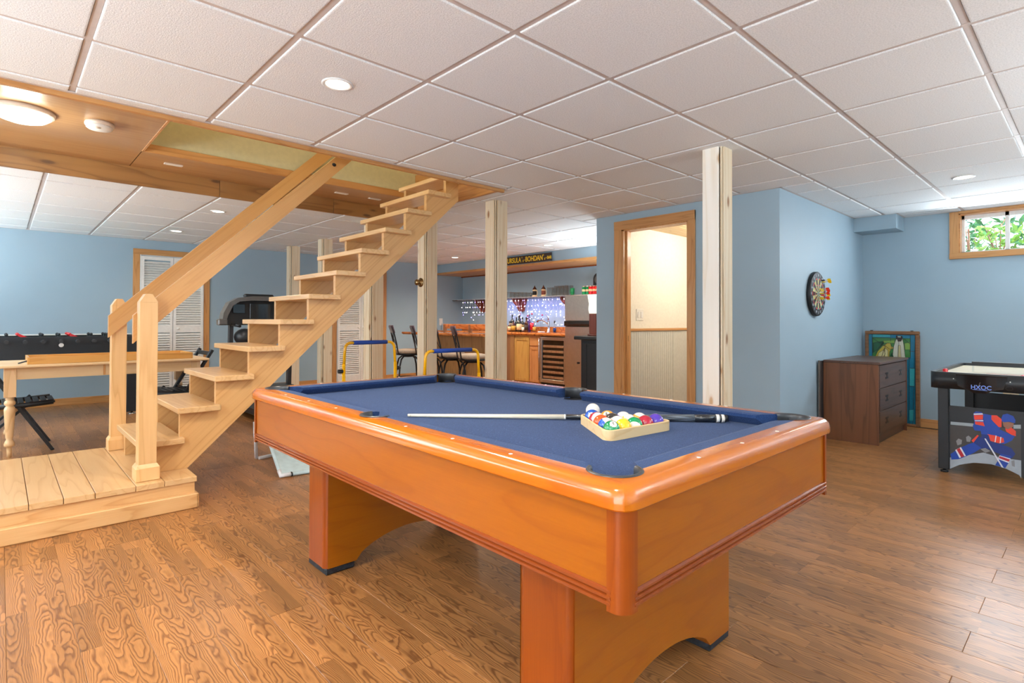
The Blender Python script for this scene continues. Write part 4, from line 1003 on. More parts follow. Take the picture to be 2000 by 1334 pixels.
# ------------------------------------------------------------------ black slatted folding chairs
def fchair(x, y, s, lab):
    """s=+1 chair faces +X with the foot ahead of the seat"""
    t_ = thing('folding_chair', lab, 'chair', (x, y, 0), 0, 'black slatted folding chairs')
    for yy in (y, y + .46):
        MB().bar((x + s * .345, yy, .0), (x - s * .126, yy, .81), .024, .05, up=(0, 1, 0)).build('front_frame', navywood, t_)
        MB().bar((x - s * .22, yy + .022, .0), (x + s * .21, yy + .022, .43), .018, .03, up=(0, 1, 0)).build('rear_leg', navywood, t_)
        MB().tube([(x - s * .06, yy - .008, .395), (x + s * .16, yy - .008, .398), (x + s * .345, yy - .008, .412)], .021, 10).build('seat_rail', navywood, t_)
    for k in range(8):
        xx = x + s * (-.03 + .05 * k); MB().bbox(xx, xx + .038, y + .012, y + .448, .402, .418, .003).build('slat', navywood, t_)
    for k in range(2):
        z = .715 + k * .06; xx = x + s * (.345 - .5815 * z); MB().bbox(xx - .008, xx + .008, y, y + .46, z - .02, z + .02, .002).build('back_slat', navywood, t_)
    MB().tube([(x + s * .09, y - .0, .44), (x + s * .09, y + .46, .44)], .006, 6).build('stretcher', blkmetal, t_)
fchair(0.0, 6.13, 1, 'black slatted folding chair at the left end of the pine table')
fchair(1.45, 6.13, -1, 'black slatted folding chair at the right end of the pine table, seen behind the stairs')

# ------------------------------------------------------------------ foosball table
FB = thing('foosball_table', 'black foosball table standing along the back wall', 'foosball table', (.3, 8.1, 0))
MB().bbox(-.55, 1.24, 7.80, 7.83, .66, .925, .003).build('side_panel', navywood, FB); MB().bbox(-.55, 1.24, 8.52, 8.55, .66, .925, .003).build('side_panel', navywood, FB)
MB().box(-.55, -.52, 7.83, 8.52, .66, .925).build('end_panel', navywood, FB); MB().box(1.21, 1.24, 7.83, 8.52, .66, .925).build('end_panel', navywood, FB)
MB().box(-.52, 1.21, 7.83, 8.52, .74, .76).build('play_field', greenp, FB)
MB().box(-.55, 1.24, 8.50, 8.56, .926, .94).build('top_rail', white, FB)
for x in (-.46, 1.16):
    for y in (7.86, 8.49):
        l_ = MB().bbox(x - .06, x + .06, y - .05, y + .05, .03, .66, .003).build('leg', navywood, FB)
        MB().lathe([(.04, 0), (.04, .012), (.012, .016), (.012, .03)], 14, (x, y, 0)).build('foot', chrome, l_)
for k in range(8):
    x = -.05 + .1455 * k - .04
    rd = MB().tube([(x, 7.70, .875), (x, 8.66, .875)], .008, 8).build('rod', chrome, FB)
    MB().tube([(x, 7.68, .875), (x, 7.78, .875)], .019, 10).build('handle', dkgrey, rd)
    cl = red if k in (2, 5) else navywood
    for y in ((7.98, 8.17, 8.36) if k % 2 else (8.02, 8.30)):
        if k in (2, 5): fg = MB().bar((x - .05, y, .945), (x + .06, y, .885), .03, .024).sphere((x - .055, y, .95), .016, 8, 6)
        else: fg = MB().box(x - .012, x + .012, y - .014, y + .014, .80, .935).sphere((x, y, .945), .016, 8, 6).box(x - .018, x + .018, y - .008, y + .008, .785, .80)
        fg.build('player', cl, rd)
MB().lathe([(.022, -.002), (.022, 0)], 18, (.500, 7.80, .832), axis='y').build('score_medallion', white, FB)

# ------------------------------------------------------------------ treadmill
TM = thing('treadmill', 'black treadmill with a large arched console behind the stairs', 'treadmill', (2.4, 7.1, 0))
ty = 7.4
P = [(1.935, 1.05), (1.97, 1.05), (2.00, 1.16), (2.06, 1.30), (2.13, 1.345), (2.30, 1.36), (2.62, 1.355), (2.74, 1.30), (2.80, 1.16), (2.82, 1.05), (2.86, 1.05), (2.845, 1.2), (2.78, 1.36), (2.66, 1.405), (2.30, 1.415), (2.12, 1.385), (2.02, 1.33), (1.96, 1.2)]
k = MB(); half = 9
for i in range(8):
    a, b_, c, d = P[i], P[i + 1], P[17 - i - 1 if False else (17 - i)], P[16 - i] if i < 8 else P[9]
# arch as a strip between inner and outer outlines
inn = [(1.975, 1.05), (2.005, 1.17), (2.06, 1.29), (2.14, 1.345), (2.30, 1.36), (2.55, 1.36), (2.68, 1.335), (2.76, 1.26), (2.80, 1.15), (2.815, 1.05)]
out = [(1.935, 1.05), (1.955, 1.20), (2.02, 1.33), (2.12, 1.39), (2.30, 1.415), (2.55, 1.415), (2.71, 1.385), (2.81, 1.29), (2.845, 1.17), (2.86, 1.05)]
for i in range(9): k.prism([inn[i], inn[i + 1], out[i + 1], out[i]], lambda a, b_, t: (a, t, b_), ty - .10, ty + .06)
k.build('console_arch', bronze_grey, TM)
MB().prism([(1.975, 1.05)] + inn[1:9] + [(2.815, 1.05)], lambda a, b_, t: (a, t + (1.2 - b_) * -.15, b_), ty - .05, ty + .05).build('console', black, TM)
MB().bbox(2.07, 2.21, ty - .065, ty - .05, 1.20, 1.31, .002).build('display', darkglass, TM); MB().bbox(2.27, 2.52, ty - .065, ty - .05, 1.13, 1.32, .002).build('display', blackgloss, TM); MB().bbox(2.57, 2.73, ty - .065, ty - .05, 1.20, 1.31, .002).build('display', darkglass, TM)
MB().bbox(2.22, 2.58, ty - .02, ty + .06, 1.40, 1.445, .015).build('book_rest', black, TM)
for x in (2.065, 2.80):
    MB().bar((x, ty + .05, .18), (x, ty, 1.12), .045, .07, up=(0, 1, 0)).build('upright', dkgrey, TM)
    MB().bbox(x - .195 if x < 2.4 else x + .06, x - .09 if x < 2.4 else x + .16, ty - .20, ty - .10, 1.05, 1.125, .012).build('grip_pad', bronze_grey, TM)
    MB().tube([(x, ty, 1.06), (x, ty - .35, 1.04)], .018, 8).build('handrail', black, TM)
MB().tube([(2.07, ty - .02, 1.075), (2.80, ty - .02, 1.075)], .014, 8).build('cross_bar', chrome, TM)
MB().sphere((2.23, ty + .01, .90), .125, 18, 10, 0, .85).build('fan_housing', dkgrey, TM)
MB().bbox(2.02, 2.84, 6.0, ty + .15, .05, .15, .02).build('deck', black, TM); MB().box(2.14, 2.72, 6.02, ty - .1, .15, .156).build('belt', dkgrey, TM)
MB().bbox(2.00, 2.86, ty - .12, ty + .3, .12, .26, .04).build('motor_hood', dkgrey, TM)
for x in (2.06, 2.80): MB().bbox(x - .03, x + .03, 6.05, 6.15, 0, .05, .004).build('foot', black, TM)
MB().bbox(2.1, 2.8, 7.3, 7.45, 0, .05, .004).build('front_foot', black, TM)

TM.location.x += .045
# ------------------------------------------------------------------ dresser, picture, dartboard
DR = thing('dresser', 'dark walnut three-drawer dresser in the corner', 'dresser', (6.3, 1.6, 0))
dx0, dx1, dyf, dyb = 5.775, 6.83, 1.375, 1.825
MB().box(dx0, dx0 + .02, dyf, dyb, .0, .725).build('side_panel', walnut, DR); MB().box(dx1 - .02, dx1, dyf, dyb, 0, .725).build('side_panel', walnut, DR)
MB().box(dx0 + .02, dx1 - .02, dyf + .02, dyb, .06, .725).build('carcass', walnut, DR)
MB().bbox(dx0 - .006, dx1 + .006, dyf - .012, dyb, .725, .748, .003).build('top', walnut_x, DR)
MB().box(dx0 + .02, dx1 - .02, dyf + .03, dyf + .05, .0, .06).build('plinth', walnut_x, DR); MB().box(dx0 + .02, dx1 - .02, dyf + .004, dyf + .02, .075, .10).build('bottom_rail', walnut_x, DR)
for z0, z1 in ((.105, .300), (.306, .506), (.512, .716)):
    q = MB().bbox(dx0 + .028, dx1 - .06, dyf - .004, dyf + .02, z0, z1, .002).build('drawer', walnut_x, DR)
    for x in (6.04, 6.545):
        zc = (z0 + z1) / 2; hnd = MB().box(x - .045, x + .045, dyf - .006, dyf - .003, zc - .028, zc - .012).box(x - .045, x + .045, dyf - .006, dyf - .003, zc + .012, zc + .028).box(x - .006, x + .006, dyf - .0065, dyf - .003, zc - .028, zc + .028)
        hnd.build('pull', black, q)
PB = thing('leaning_panel', 'thin black edged panel standing between the dresser and the wall', 'panel', (5.72, 1.83, 0))
MB().box(5.70, 6.60, 1.829, 1.835, 0, .74).build('sheet', dkgrey, PB)
MB().box(5.66, 5.70, 1.828, 1.836, 0, .745).build('edge', bronze_grey, PB)
SG = [('sgblue', [(1.78, 0.976), (1.354, 0.972), (1.379, 0.03), (1.41, 0.03), (1.406, 0.734), (1.781, 0.716)]), ('sgteal', [(1.746, 0.976), (1.575, 0.976), (1.575, 0.944), (1.746, 0.94)]), ('sggreen', [(1.744, 0.939), (1.396, 0.936), (1.397, 0.735), (1.745, 0.717)]), ('sgdgreen', [(1.736, 0.881), (1.655, 0.899), (1.635, 0.878), (1.695, 0.805), (1.741, 0.768)]), ('sglime', [(1.645, 0.907), (1.536, 0.916), (1.536, 0.881), (1.635, 0.881)]), ('sglime', [(1.449, 0.884), (1.397, 0.897), (1.398, 0.817), (1.444, 0.815)]), ('sggold', [(1.721, 0.719), (1.695, 0.787), (1.645, 0.852), (1.6, 0.885), (1.575, 0.88), (1.563, 0.828), (1.583, 0.786), (1.587, 0.725)]), ('sgcream', [(1.685, 0.77), (1.635, 0.808), (1.625, 0.761), (1.645, 0.722), (1.696, 0.72)]), ('sgwhite', [(1.558, 0.727), (1.546, 0.846), (1.524, 0.928), (1.521, 0.961), (1.469, 0.957), (1.454, 0.861), (1.442, 0.733)]), ('sggold', [(1.60, .885), (1.575, .88), (1.563, .845), (1.545, .835), (1.56, .815), (1.59, .82), (1.63, .86)]), ('sgcream', [(1.63, .72), (1.60, .72), (1.60, .80), (1.625, .83)]), ('sgdgreen', [(1.562, .78), (1.545, .72), (1.585, .72)]), ('sgdark', [(1.524, .962), (1.512, .965), (1.508, .935), (1.52, .92)]), ('sgdark', [(1.469, .957), (1.478, .962), (1.482, .935), (1.47, .92)]), ('sgcream', [(1.51, .73), (1.48, .73), (1.485, .86), (1.505, .86)]), ('sgdark', [(1.518, 0.946), (1.469, 0.943), (1.479, 0.904), (1.506, 0.901)]), ('sgteal', [(1.404, 0.622), (1.361, 0.623), (1.364, 0.432), (1.405, 0.428)]), ('sgteal', [(1.408, 0.176), (1.372, 0.181), (1.377, 0.066), (1.409, 0.062)])]
SP = thing('stained_glass_picture', 'framed stained glass picture of two seated dogs leaning behind the dresser', 'picture', (7.1, 1.57, 0))
MB().box(7.104, 7.112, 1.33, 1.80, .02, 1.0).build('glass_ground', HC['sgblue'], SP)
cols = sorted(set(c for c, p in SG)); 
for i, (c, p) in enumerate(SG):
    x = 7.1035 - .0005 * i; MB().prism(p, lambda a, b_, t: (t, a, b_), x - .0018, x + .001).build('glass_piece', HC[c], SP)
ld = MB()
for c, p in SG:
    for i in range(len(p)): a, b_ = p[i], p[(i + 1) % len(p)]; ld.bar((7.0945, a[0], a[1]), (7.0945, b_[0], b_[1]), .0015, .0026)
for a, b_ in (((1.74, .93), (1.62, .84)), ((1.72, .76), (1.64, .90)), ((1.45, .93), (1.40, .88)), ((1.575, .94), (1.575, .90)), ((1.746, .97), (1.746, .72)), ((1.396, .97), (1.396, .72)), ((1.40, .62), (1.36, .62)), ((1.41, .43), (1.36, .43)), ((1.41, .8), (1.36, .8)), ((1.63, .83), (1.66, .72)), ((1.5, .90), (1.5, .73))):
    ld.bar((7.094, a[0], a[1]), (7.094, b_[0], b_[1]), .002, .004)
ld.build('leading', black, SP)
for nm, a in (('frame_top', (1.316, 1.815, .976, 1.012)), ('frame_bottom', (1.345, 1.815, 0, .03)), ('frame_side', (1.316, 1.354, .0, .976)), ('frame_side', (1.78, 1.815, .03, .976))):
    MB().bbox(7.085, 7.125, a[0], a[1], a[2], a[3], .006).build('frame_side' if 'side' in nm else nm, framew, SP)
for y in (1.385, 1.755): MB().box(7.10, 7.12, y - .012, y + .012, 1.012, 1.02).build('hanger', black, SP)
# dartboard
DB = thing('dartboard', 'round dartboard with a black rim hanging on the blue wall', 'dartboard', (5.61, 1.85, 1.372))
cx, cy, cz = 5.61, 1.85, 1.372; RD = .208
MB().lathe([(RD - .01, 0), (RD, -.004), (RD, -.03), (RD - .008, -.036), (RD - .012, -.036)], 48, (cx, cy, cz), axis='y').build('rim', black, DB)
BM = [black, HC['sgcream'], red, PM('dart_teal', 60, 140, 130), HC['white']]
k = MB(); rr2 = [0, .008, .02, .078, .090, .138, .150, .197]
for i in range(20):
    for j in range(7):
        a0, a1 = 2 * PI * (i - .5) / 20, 2 * PI * (i + .5) / 20; r0, r1 = rr2[j], rr2[j + 1]
        mi = 2 if j == 0 else 3 if j == 1 else 0 if j == 6 else ((0 if i % 2 else 1) if j in (2, 4) else (2 if i % 2 else 3))
        k.add([(cx + r * math.sin(a), cy - .0365, cz + r * math.cos(a)) for r, a in ((r0, a0), (r1, a0), (r1, a1), (r0, a1))], [(0, 1, 2, 3)], mi)
k.build('target_face', BM, DB)
ORDN = [20, 1, 18, 4, 13, 6, 10, 15, 2, 17, 3, 19, 7, 16, 8, 11, 14, 9, 12, 5]
for i, nme in enumerate(ORDN):
    a = 2 * PI * i / 20; px, pz = cx + .175 * math.sin(a), cz + .175 * math.cos(a); wd = .009 if nme < 10 else .017
    text_mesh(str(nme), .032, lambda x_, y_, z_: (px + x_ - wd, cy - .0372 - z_, pz + y_ - .011), HC['white'], DB, 'number', .0003)
def dart(x, z, col, fl, lab):
    y0 = cy - .037; t_ = thing('dart', lab, 'dart', (x, y0, z), 0, 'darts in the dartboard')
    MB().tube([(x, y0, z), (x, y0 - .012, z)], .0015, 6).build('point', chrome, t_)
    MB().tube([(x, y0 - .012, z), (x, y0 - .02, z), (x, y0 - .042, z), (x, y0 - .048, z)], 1, 8, 0, True, [.003, .0055, .0055, .003]).build('barrel', fl, t_)
    MB().tube([(x, y0 - .048, z), (x, y0 - .075, z)], .0022, 6).build('shaft', col, t_)
    f_ = MB()
    for a in range(4):
        c_, s_ = math.cos(a * PI / 2 + .5), math.sin(a * PI / 2 + .5)
        f_.add([(x, y0 - .062, z), (x + c_ * .014, y0 - .072, z + s_ * .014), (x + c_ * .014, y0 - .095, z + s_ * .014), (x, y0 - .095, z)], [(0, 1, 2, 3)])
    f_.build('flight', col, t_)
yel = HC['sggold']; yl2 = plain('dart_yellow', C(246, 214, 40), .4); orr = plain('dart_red', C(236, 64, 34), .4)
for x, z, c_, f_, lb in ((5.64, 1.50, yl2, black, 'yellow dart, upper of the pair near the top of the dartboard'), (5.66, 1.485, yl2, yl2, 'yellow dart, lower of the pair near the top of the dartboard'),
                      (5.60, 1.415, orr, yl2, 'red dart, topmost of the cluster at the bullseye'), (5.62, 1.40, orr, yl2, 'red dart just under the topmost in the bullseye cluster'), (5.61, 1.375, orr, yl2, 'red dart in the middle of the bullseye cluster'),
                      (5.63, 1.36, yl2, orr, 'yellow dart in the bullseye cluster'), (5.60, 1.335, orr, yl2, 'red dart, second lowest of the bullseye cluster'), (5.62, 1.325, yl2, yl2, 'yellow dart, lowest of the bullseye cluster')):
    dart(x, z, c_, f_, lb)

# ------------------------------------------------------------------ air hockey table
AH = thing('air_hockey_table', 'black air hockey table with a printed hockey player on its end panel', 'air hockey table', (5.6, .58, 0))
hx0, hx1, hy0, hy1 = 5.08, 6.40, .25, .885; zt0, zt1 = .625, .745
def rr(x0, x1, y0, y1, r, n_=5):
    P = []
    for cx_, cy_, a0 in ((x1 - r, y1 - r, 0), (x0 + r, y1 - r, 90), (x0 + r, y0 + r, 180), (x1 - r, y0 + r, 270)):
        for i in range(n_ + 1): a = math.radians(a0 + 90 * i / n_); P.append((cx_ + r * math.cos(a), cy_ + r * math.sin(a)))
    return P
po = rr(hx0, hx1, hy0, hy1, .06); pi_ = rr(hx0 + .03, hx1 - .03, hy0 + .03, hy1 - .03, .04); n_ = len(po); k = MB()
V = [(a, b_, zt0) for a, b_ in po] + [(a, b_, zt1) for a, b_ in po] + [(a, b_, zt1) for a, b_ in pi_] + [(a, b_, zt1 - .03) for a, b_ in pi_]
for s in range(3): k.add(V[s * n_:(s + 2) * n_], [(i, (i + 1) % n_, n_ + (i + 1) % n_, n_ + i) for i in range(n_)], 0, s == 0)
k.add(V[:n_], [tuple(range(n_))]); k.build('rim', airblk, AH)
MB().prism(pi_, lambda a, b_, t: (a, b_, t), zt1 - .05, zt1 - .022).build('playing_surface', airsurf, AH)
for (x, y) in ((hx0 + .075, hy1 - .075), (hx0 + .075, hy0 + .075), (hx1 - .075, hy1 - .075), (hx1 - .075, hy0 + .075)):
    lg = MB().bbox(x - .03, x + .03, y - .032, y + .032, .025, zt0, .004).build('leg', airblk, AH)
    MB().lathe([(.024, 0), (.024, .012), (.01, .016), (.01, .026)], 12, (x, y, 0)).build('foot', black, lg)
for s, xx in ((0, hx0 + .065), (1, hx1 - .07)):
    P = [(hy1 - .107, .49), (hy1 - .107, .012)] + [(hy1 - .107 - (hy1 - hy0 - .214) * u, .02 + .085 * math.sin(PI * u) ** .7) for u in [i / 16 for i in range(17)]] + [(hy0 + .107, .012), (hy0 + .107, .49)]
    k = MB(); lo = P[2:-2]
    ys = [p for p in lo]
    for i in range(len(ys) - 1):
        (ya, za), (yb_, zb) = ys[i], ys[i + 1]
        for xw in (xx, xx + .012): k.add([(xw, ya, za), (xw, yb_, zb), (xw, yb_, .495), (xw, ya, .495)], [(0, 1, 2, 3)])
        k.add([(xx, ya, za), (xx, yb_, zb), (xx + .012, yb_, zb), (xx + .012, ya, za)], [(0, 1, 2, 3)])
        k.add([(xx, ya, .495), (xx, yb_, .495), (xx + .012, yb_, .495), (xx + .012, ya, .495)], [(0, 1, 2, 3)])
    k.build('end_panel', airblk, AH)
MB().box(hx0 + .1, hx1 - .1, hy0 + .06, hy0 + .072, .25, .56).build('side_panel', black, AH)
HP = [('crowd', [(0.774, 0.351), (0.365, 0.38), (0.367, 0.156), (0.775, 0.108)]), ('strip', [(0.77, 0.377), (0.64, 0.381), (0.64, 0.358), (0.771, 0.355)]), ('strip', [(0.426, 0.401), (0.365, 0.407), (0.365, 0.38), (0.426, 0.375)]), ('ice', [(0.775, 0.112), (0.68, 0.144), (0.586, 0.182), (0.49, 0.161), (0.367, 0.163), (0.367, 0.027), (0.398, 0.041), (0.464, 0.079), (0.543, 0.088), (0.641, 0.079), (0.72, 0.053), (0.775, 0.017)]), ('crowd2', [(0.739, 0.239), (0.725, 0.26), (0.705, 0.252), (0.708, 0.222), (0.731, 0.208)]), ('crowd2', [(0.682, 0.277), (0.668, 0.29), (0.652, 0.275), (0.66, 0.245), (0.679, 0.245)]), ('crowd2', [(0.602, 0.204), (0.575, 0.216), (0.548, 0.199), (0.575, 0.181)]), ('crowd2', [(0.438, 0.15), (0.422, 0.159), (0.42, 0.112), (0.435, 0.116)]), ('blue', [(0.585, 0.459), (0.541, 0.453), (0.493, 0.425), (0.488, 0.391), (0.499, 0.36), (0.457, 0.34), (0.419, 0.324), (0.434, 0.292), (0.473, 0.261), (0.542, 0.267), (0.596, 0.308), (0.601, 0.34), (0.574, 0.383), (0.585, 0.427)]), ('orange', [(0.541, 0.453), (0.513, 0.456), (0.487, 0.432), (0.488, 0.376), (0.503, 0.375), (0.528, 0.405), (0.542, 0.424)]), ('orange', [(0.469, 0.37), (0.436, 0.381), (0.414, 0.36), (0.414, 0.325), (0.437, 0.331), (0.463, 0.349)]), ('blue', [(0.639, 0.456), (0.625, 0.471), (0.595, 0.469), (0.584, 0.452), (0.587, 0.427), (0.574, 0.379), (0.589, 0.333), (0.634, 0.333), (0.644, 0.362), (0.634, 0.392), (0.639, 0.42)]), ('orange', [(0.637, 0.441), (0.586, 0.45), (0.588, 0.417), (0.634, 0.409)]), ('orange', [(0.631, 0.396), (0.585, 0.398), (0.578, 0.37), (0.629, 0.377)]), ('white', [(0.638, 0.453), (0.589, 0.461), (0.586, 0.453), (0.638, 0.443)]), ('white', [(0.633, 0.405), (0.586, 0.412), (0.585, 0.405), (0.632, 0.4)]), ('dblue', [(0.618, 0.3), (0.569, 0.267), (0.489, 0.258), (0.437, 0.239), (0.417, 0.202), (0.435, 0.167), (0.511, 0.192), (0.575, 0.216), (0.618, 0.201), (0.643, 0.233)]), ('blue', [(0.64, 0.244), (0.596, 0.212), (0.641, 0.169), (0.691, 0.131), (0.726, 0.109), (0.766, 0.099), (0.772, 0.138), (0.719, 0.191), (0.668, 0.229)]), ('white', [(0.744, 0.173), (0.711, 0.2), (0.683, 0.141), (0.72, 0.119)]), ('red', [(0.736, 0.178), (0.719, 0.193), (0.691, 0.137), (0.71, 0.125)]), ('blue', [(0.495, 0.191), (0.438, 0.184), (0.446, 0.148), (0.469, 0.095), (0.49, 0.09), (0.523, 0.099), (0.5, 0.159)]), ('white', [(0.5, 0.178), (0.442, 0.166), (0.452, 0.133), (0.507, 0.151)]), ('red', [(0.499, 0.173), (0.445, 0.159), (0.451, 0.142), (0.503, 0.158)]), ('orange', [(0.563, 0.317), (0.52, 0.313), (0.478, 0.302), (0.474, 0.273), (0.5, 0.262), (0.547, 0.271)]), ('white', [(0.519, 0.314), (0.514, 0.313), (0.52, 0.265), (0.525, 0.267)]), ('white', [(0.494, 0.308), (0.489, 0.307), (0.493, 0.265), (0.498, 0.263)]), ('dblue', [(0.596, 0.313), (0.557, 0.312), (0.547, 0.27), (0.574, 0.262), (0.597, 0.283)]), ('skin', [(0.482, 0.416), (0.447, 0.418), (0.423, 0.413), (0.429, 0.386), (0.457, 0.366), (0.477, 0.384)]), ('blue', [(0.488, 0.44), (0.48, 0.465), (0.457, 0.475), (0.426, 0.462), (0.415, 0.436), (0.417, 0.414), (0.447, 0.42), (0.473, 0.413), (0.486, 0.419)]), ('white', [(0.58, 0.283), (0.572, 0.284), (0.477, 0.09), (0.489, 0.086)]), ('orange', [(0.651, 0.257), (0.618, 0.303), (0.61, 0.299), (0.64, 0.244)])]
pr = MB(); HM = ['crowd', 'strip', 'ice', 'crowd2', 'blue', 'dblue', 'orange', 'white', 'red', 'skin']
arch = lambda y: .02 + .085 * math.sin(PI * min(max((hy1 - .107 - y) / (hy1 - hy0 - .214), 0), 1)) ** .7
for i, (c, p) in enumerate(HP):
    xx = hx0 + .065 - .0005 - .00018 * i
    q = [(max(a, .388), max(b_, arch(a) + .003)) for a, b_ in p]
    pr.add([(xx, a, b_) for a, b_ in q], [tuple(range(len(q)))], HM.index(c))
# backdrop to the right edge
o = pr.build('hockey_print', [HC[h] for h in HM], AH, fix=False)
k = MB(); P = [(.722, .738), (.722, .728), (.712, .655), (.655, .630), (.625, .612), (.555, .612), (.530, .630), (.465, .650), (.448, .728), (.448, .738)]
k.prism(P, lambda a, b_, t: (t, a, b_), hx0 - .05, hx0 + .002).build('goal_box', blackgloss, AH)
text_mesh('HXOC', .040, lambda a, b_, c: (hx0 - .0505 - c, .640 - a, .640 + b_), logob, AH, 'lettering', .0006, .0008, .95)
MB().bar((hx0 - .051, .63, .637), (hx0 - .051, .55, .634), .001, .003).build('logo_underline', logob, AH)
text_mesh('/', .05, lambda a, b_, c: (hx0 - .0503 - c, .60 - a, .655 + b_), bronze_grey, AH, 'lettering', .0003)
for y in (.742, .435): MB().lathe([(.004, -.002), (.004, 0)], 8, (hx0, y, .70), axis='x').build('screw', dotm, AH)
k = MB()
for i in range(16):
    a0, a1 = 2 * PI * i / 16, 2 * PI * (i + 1) / 16; k.bar((hx0 - .001, .440 + .018 * math.cos(a0), .655 + .013 * math.sin(a0)), (hx0 - .001, .440 + .018 * math.cos(a1), .655 + .013 * math.sin(a1)), .001, .001)
k.build('emblem_ring', bronze_grey, AH)
MB().box(5.56, 5.62, .30, .70, .79, .803).build('score_rail', black, AH); MB().box(5.58, 5.6, .69, .70, .72, .79).box(5.58, 5.6, .31, .32, .72, .79).build('score_post', clear, AH)
k = MB(); k.bar((5.45, .60, zt1 - .0215), (5.45, .36, zt1 - .0215), .02, .0006).build('centre_line', red, AH)
def pusher(x, y, s, lab):
    t_ = thing('hockey_pusher', lab, 'pusher', (x, y, zt1 - .022), 0, 'red air hockey pushers')
    z = zt1 - .022
    MB().lathe([(.038 * s, .001), (.038 * s, .008), (.030 * s, .012), (.018 * s, .014), (.018 * s, .035), (.014 * s, .042), (0, .043)], 20, (x, y, z)).build('body', red, t_)
    MB().lathe([(.0385 * s, .0), (.0385 * s, .003)], 20, (x, y, z)).build('felt', dotm, t_)
pusher(5.15, .80, .9, 'red pusher at the near left corner of the air hockey table')
pusher(5.35, .362, 1.1, 'larger red pusher at the right edge of the air hockey table')
OT = thing('wall_outlet', 'beige double outlet low on the window wall behind the air hockey table', 'outlet', (7.14, .60, .42))
MB().bbox(7.138, 7.15, .55, .665, .36, .475, .002).build('plate', outletc, OT)
for z in (.395, .44): MB().box(7.1365, 7.139, .575, .600, z - .014, z + .014).build('socket', smoke, OT)
MB().tube([(7.13, .61, .42), (7.12, .60, .2), (6.9, .58, .02)], .004, 6).build('cord', black, OT)
# ------------------------------------------------------------------ bar: counter, peninsula, cabinets
def wavy(x0, x1, y0, y1, z0, z1, amp=.012, n=40, edge='x0'):
    """slab with a natural wavy front edge"""
    k = MB(); A = []
    for i in range(n + 1):
        y = y0 + (y1 - y0) * i / n; d = amp * (math.sin(i * .9) + .6 * math.sin(i * 2.3 + 1)); A.append((y, d))
    V = []
    for y, d in A: V += [(x0 + d, y, z1), (x0 + d - .006, y, (z0 + z1) / 2), (x0 + d * .6 + .01, y, z0), (x1, y, z0), (x1, y, z1)]
    F = [(i * 5 + j, i * 5 + (j + 1) % 5, (i + 1) * 5 + (j + 1) % 5, (i + 1) * 5 + j) for i in range(n) for j in range(5)]
    F += [(0, 1, 2, 3, 4), tuple(n * 5 + j for j in range(5))[::-1]]
    return k.add(V, F)
BC = thing('bar_counter', 'live-edge wooden bar peninsula with a raised back ledge and plain wooden front', 'bar', (5.3, 6.8, 0))
wavy(4.99, 5.40, 5.97, 8.06, .885, .925).build('bar_top', live, BC)
MB().box(5.14, 5.17, 6.0, 7.60, 0, .885).box(5.17, 5.34, 6.0, 6.02, 0, .885).build('front_panel', barw, BC)
MB().box(5.32, 5.34, 6.02, 7.60, 0, .885).build('back_panel', barw, BC)
MB().bbox(5.34, 5.37, 6.0, 7.40, .985, 1.06, .008).build('raised_ledge', live, BC)
for y in (6.03, 6.7, 7.36): MB().box(5.335, 5.375, y - .025, y + .025, .9255, 1.05).build('ledge_post', brownp, BC)

CT = thing('back_counter', 'live-edge wooden worktop with backsplash along the bar wall', 'worktop', (6.8, 7.4, .9))
wavy(6.47, 7.14, 5.70, 9.18, .87, .918, .010, 60).build('slab', live, CT)
MB().bbox(7.115, 7.145, 5.70, 9.18, .918, 1.01, .003).build('backsplash', live, CT)
def cabinet(name, lab, y0, y1, mt_, layout, z1=.868, kick=.09):
    t_ = thing(name, lab, 'cabinet', (6.8, (y0 + y1) / 2, 0), 0, None)
    MB().box(6.515, 7.12, y0, y1, kick, z1).box(6.56, 7.12, y0, y1, 0, kick).build('carcass', mt_, t_)
    for kind, za, zb in layout:
        g = .006; f = MB().bbox(6.497, 6.515, y0 + g, y1 - g, za, zb, .002)
        if kind == 'drawer': f.build('drawer', mt_, t_)
        else:
            w_ = .045; f = MB()
            for a in ((y0 + g, y0 + g + w_, za, zb), (y1 - g - w_, y1 - g, za, zb), (y0 + g + w_, y1 - g - w_, za, za + w_), (y0 + g + w_, y1 - g - w_, zb - w_, zb)): f.bbox(6.495, 6.515, a[0], a[1], a[2], a[3], .002)
            dr = f.build('door', mt_, t_); MB().box(6.503, 6.515, y0 + g + w_, y1 - g - w_, za + w_, zb - w_).build('door_panel', mt_, dr)
    return t_
cabinet('base_cabinet', 'orange oak base cabinet with a drawer over a door, beside the wine fridge', 6.315, 6.545, ooak, [('drawer', .70, .835), ('door', .10, .68)])
cabinet('base_cabinet', 'yellow oak base cabinet with a panelled door, second from the wine fridge', 6.55, 6.91, yoak, [('door', .10, .83)])
t_ = thing('end_panel', 'brown wooden panel at the left of the yellow oak cabinet', 'panel', (6.8, 7.02, 0))
MB().box(6.50, 7.12, 6.915, 7.02, 0, .868).build('board', barw, t_); MB().box(6.505, 7.12, 7.022, 7.14, 0, .868).build('board', brownp, t_)
cabinet('base_cabinet', 'brown base cabinets hidden behind the posts at the far end of the worktop', 7.15, 9.15, barw, [('door', .10, .83)])
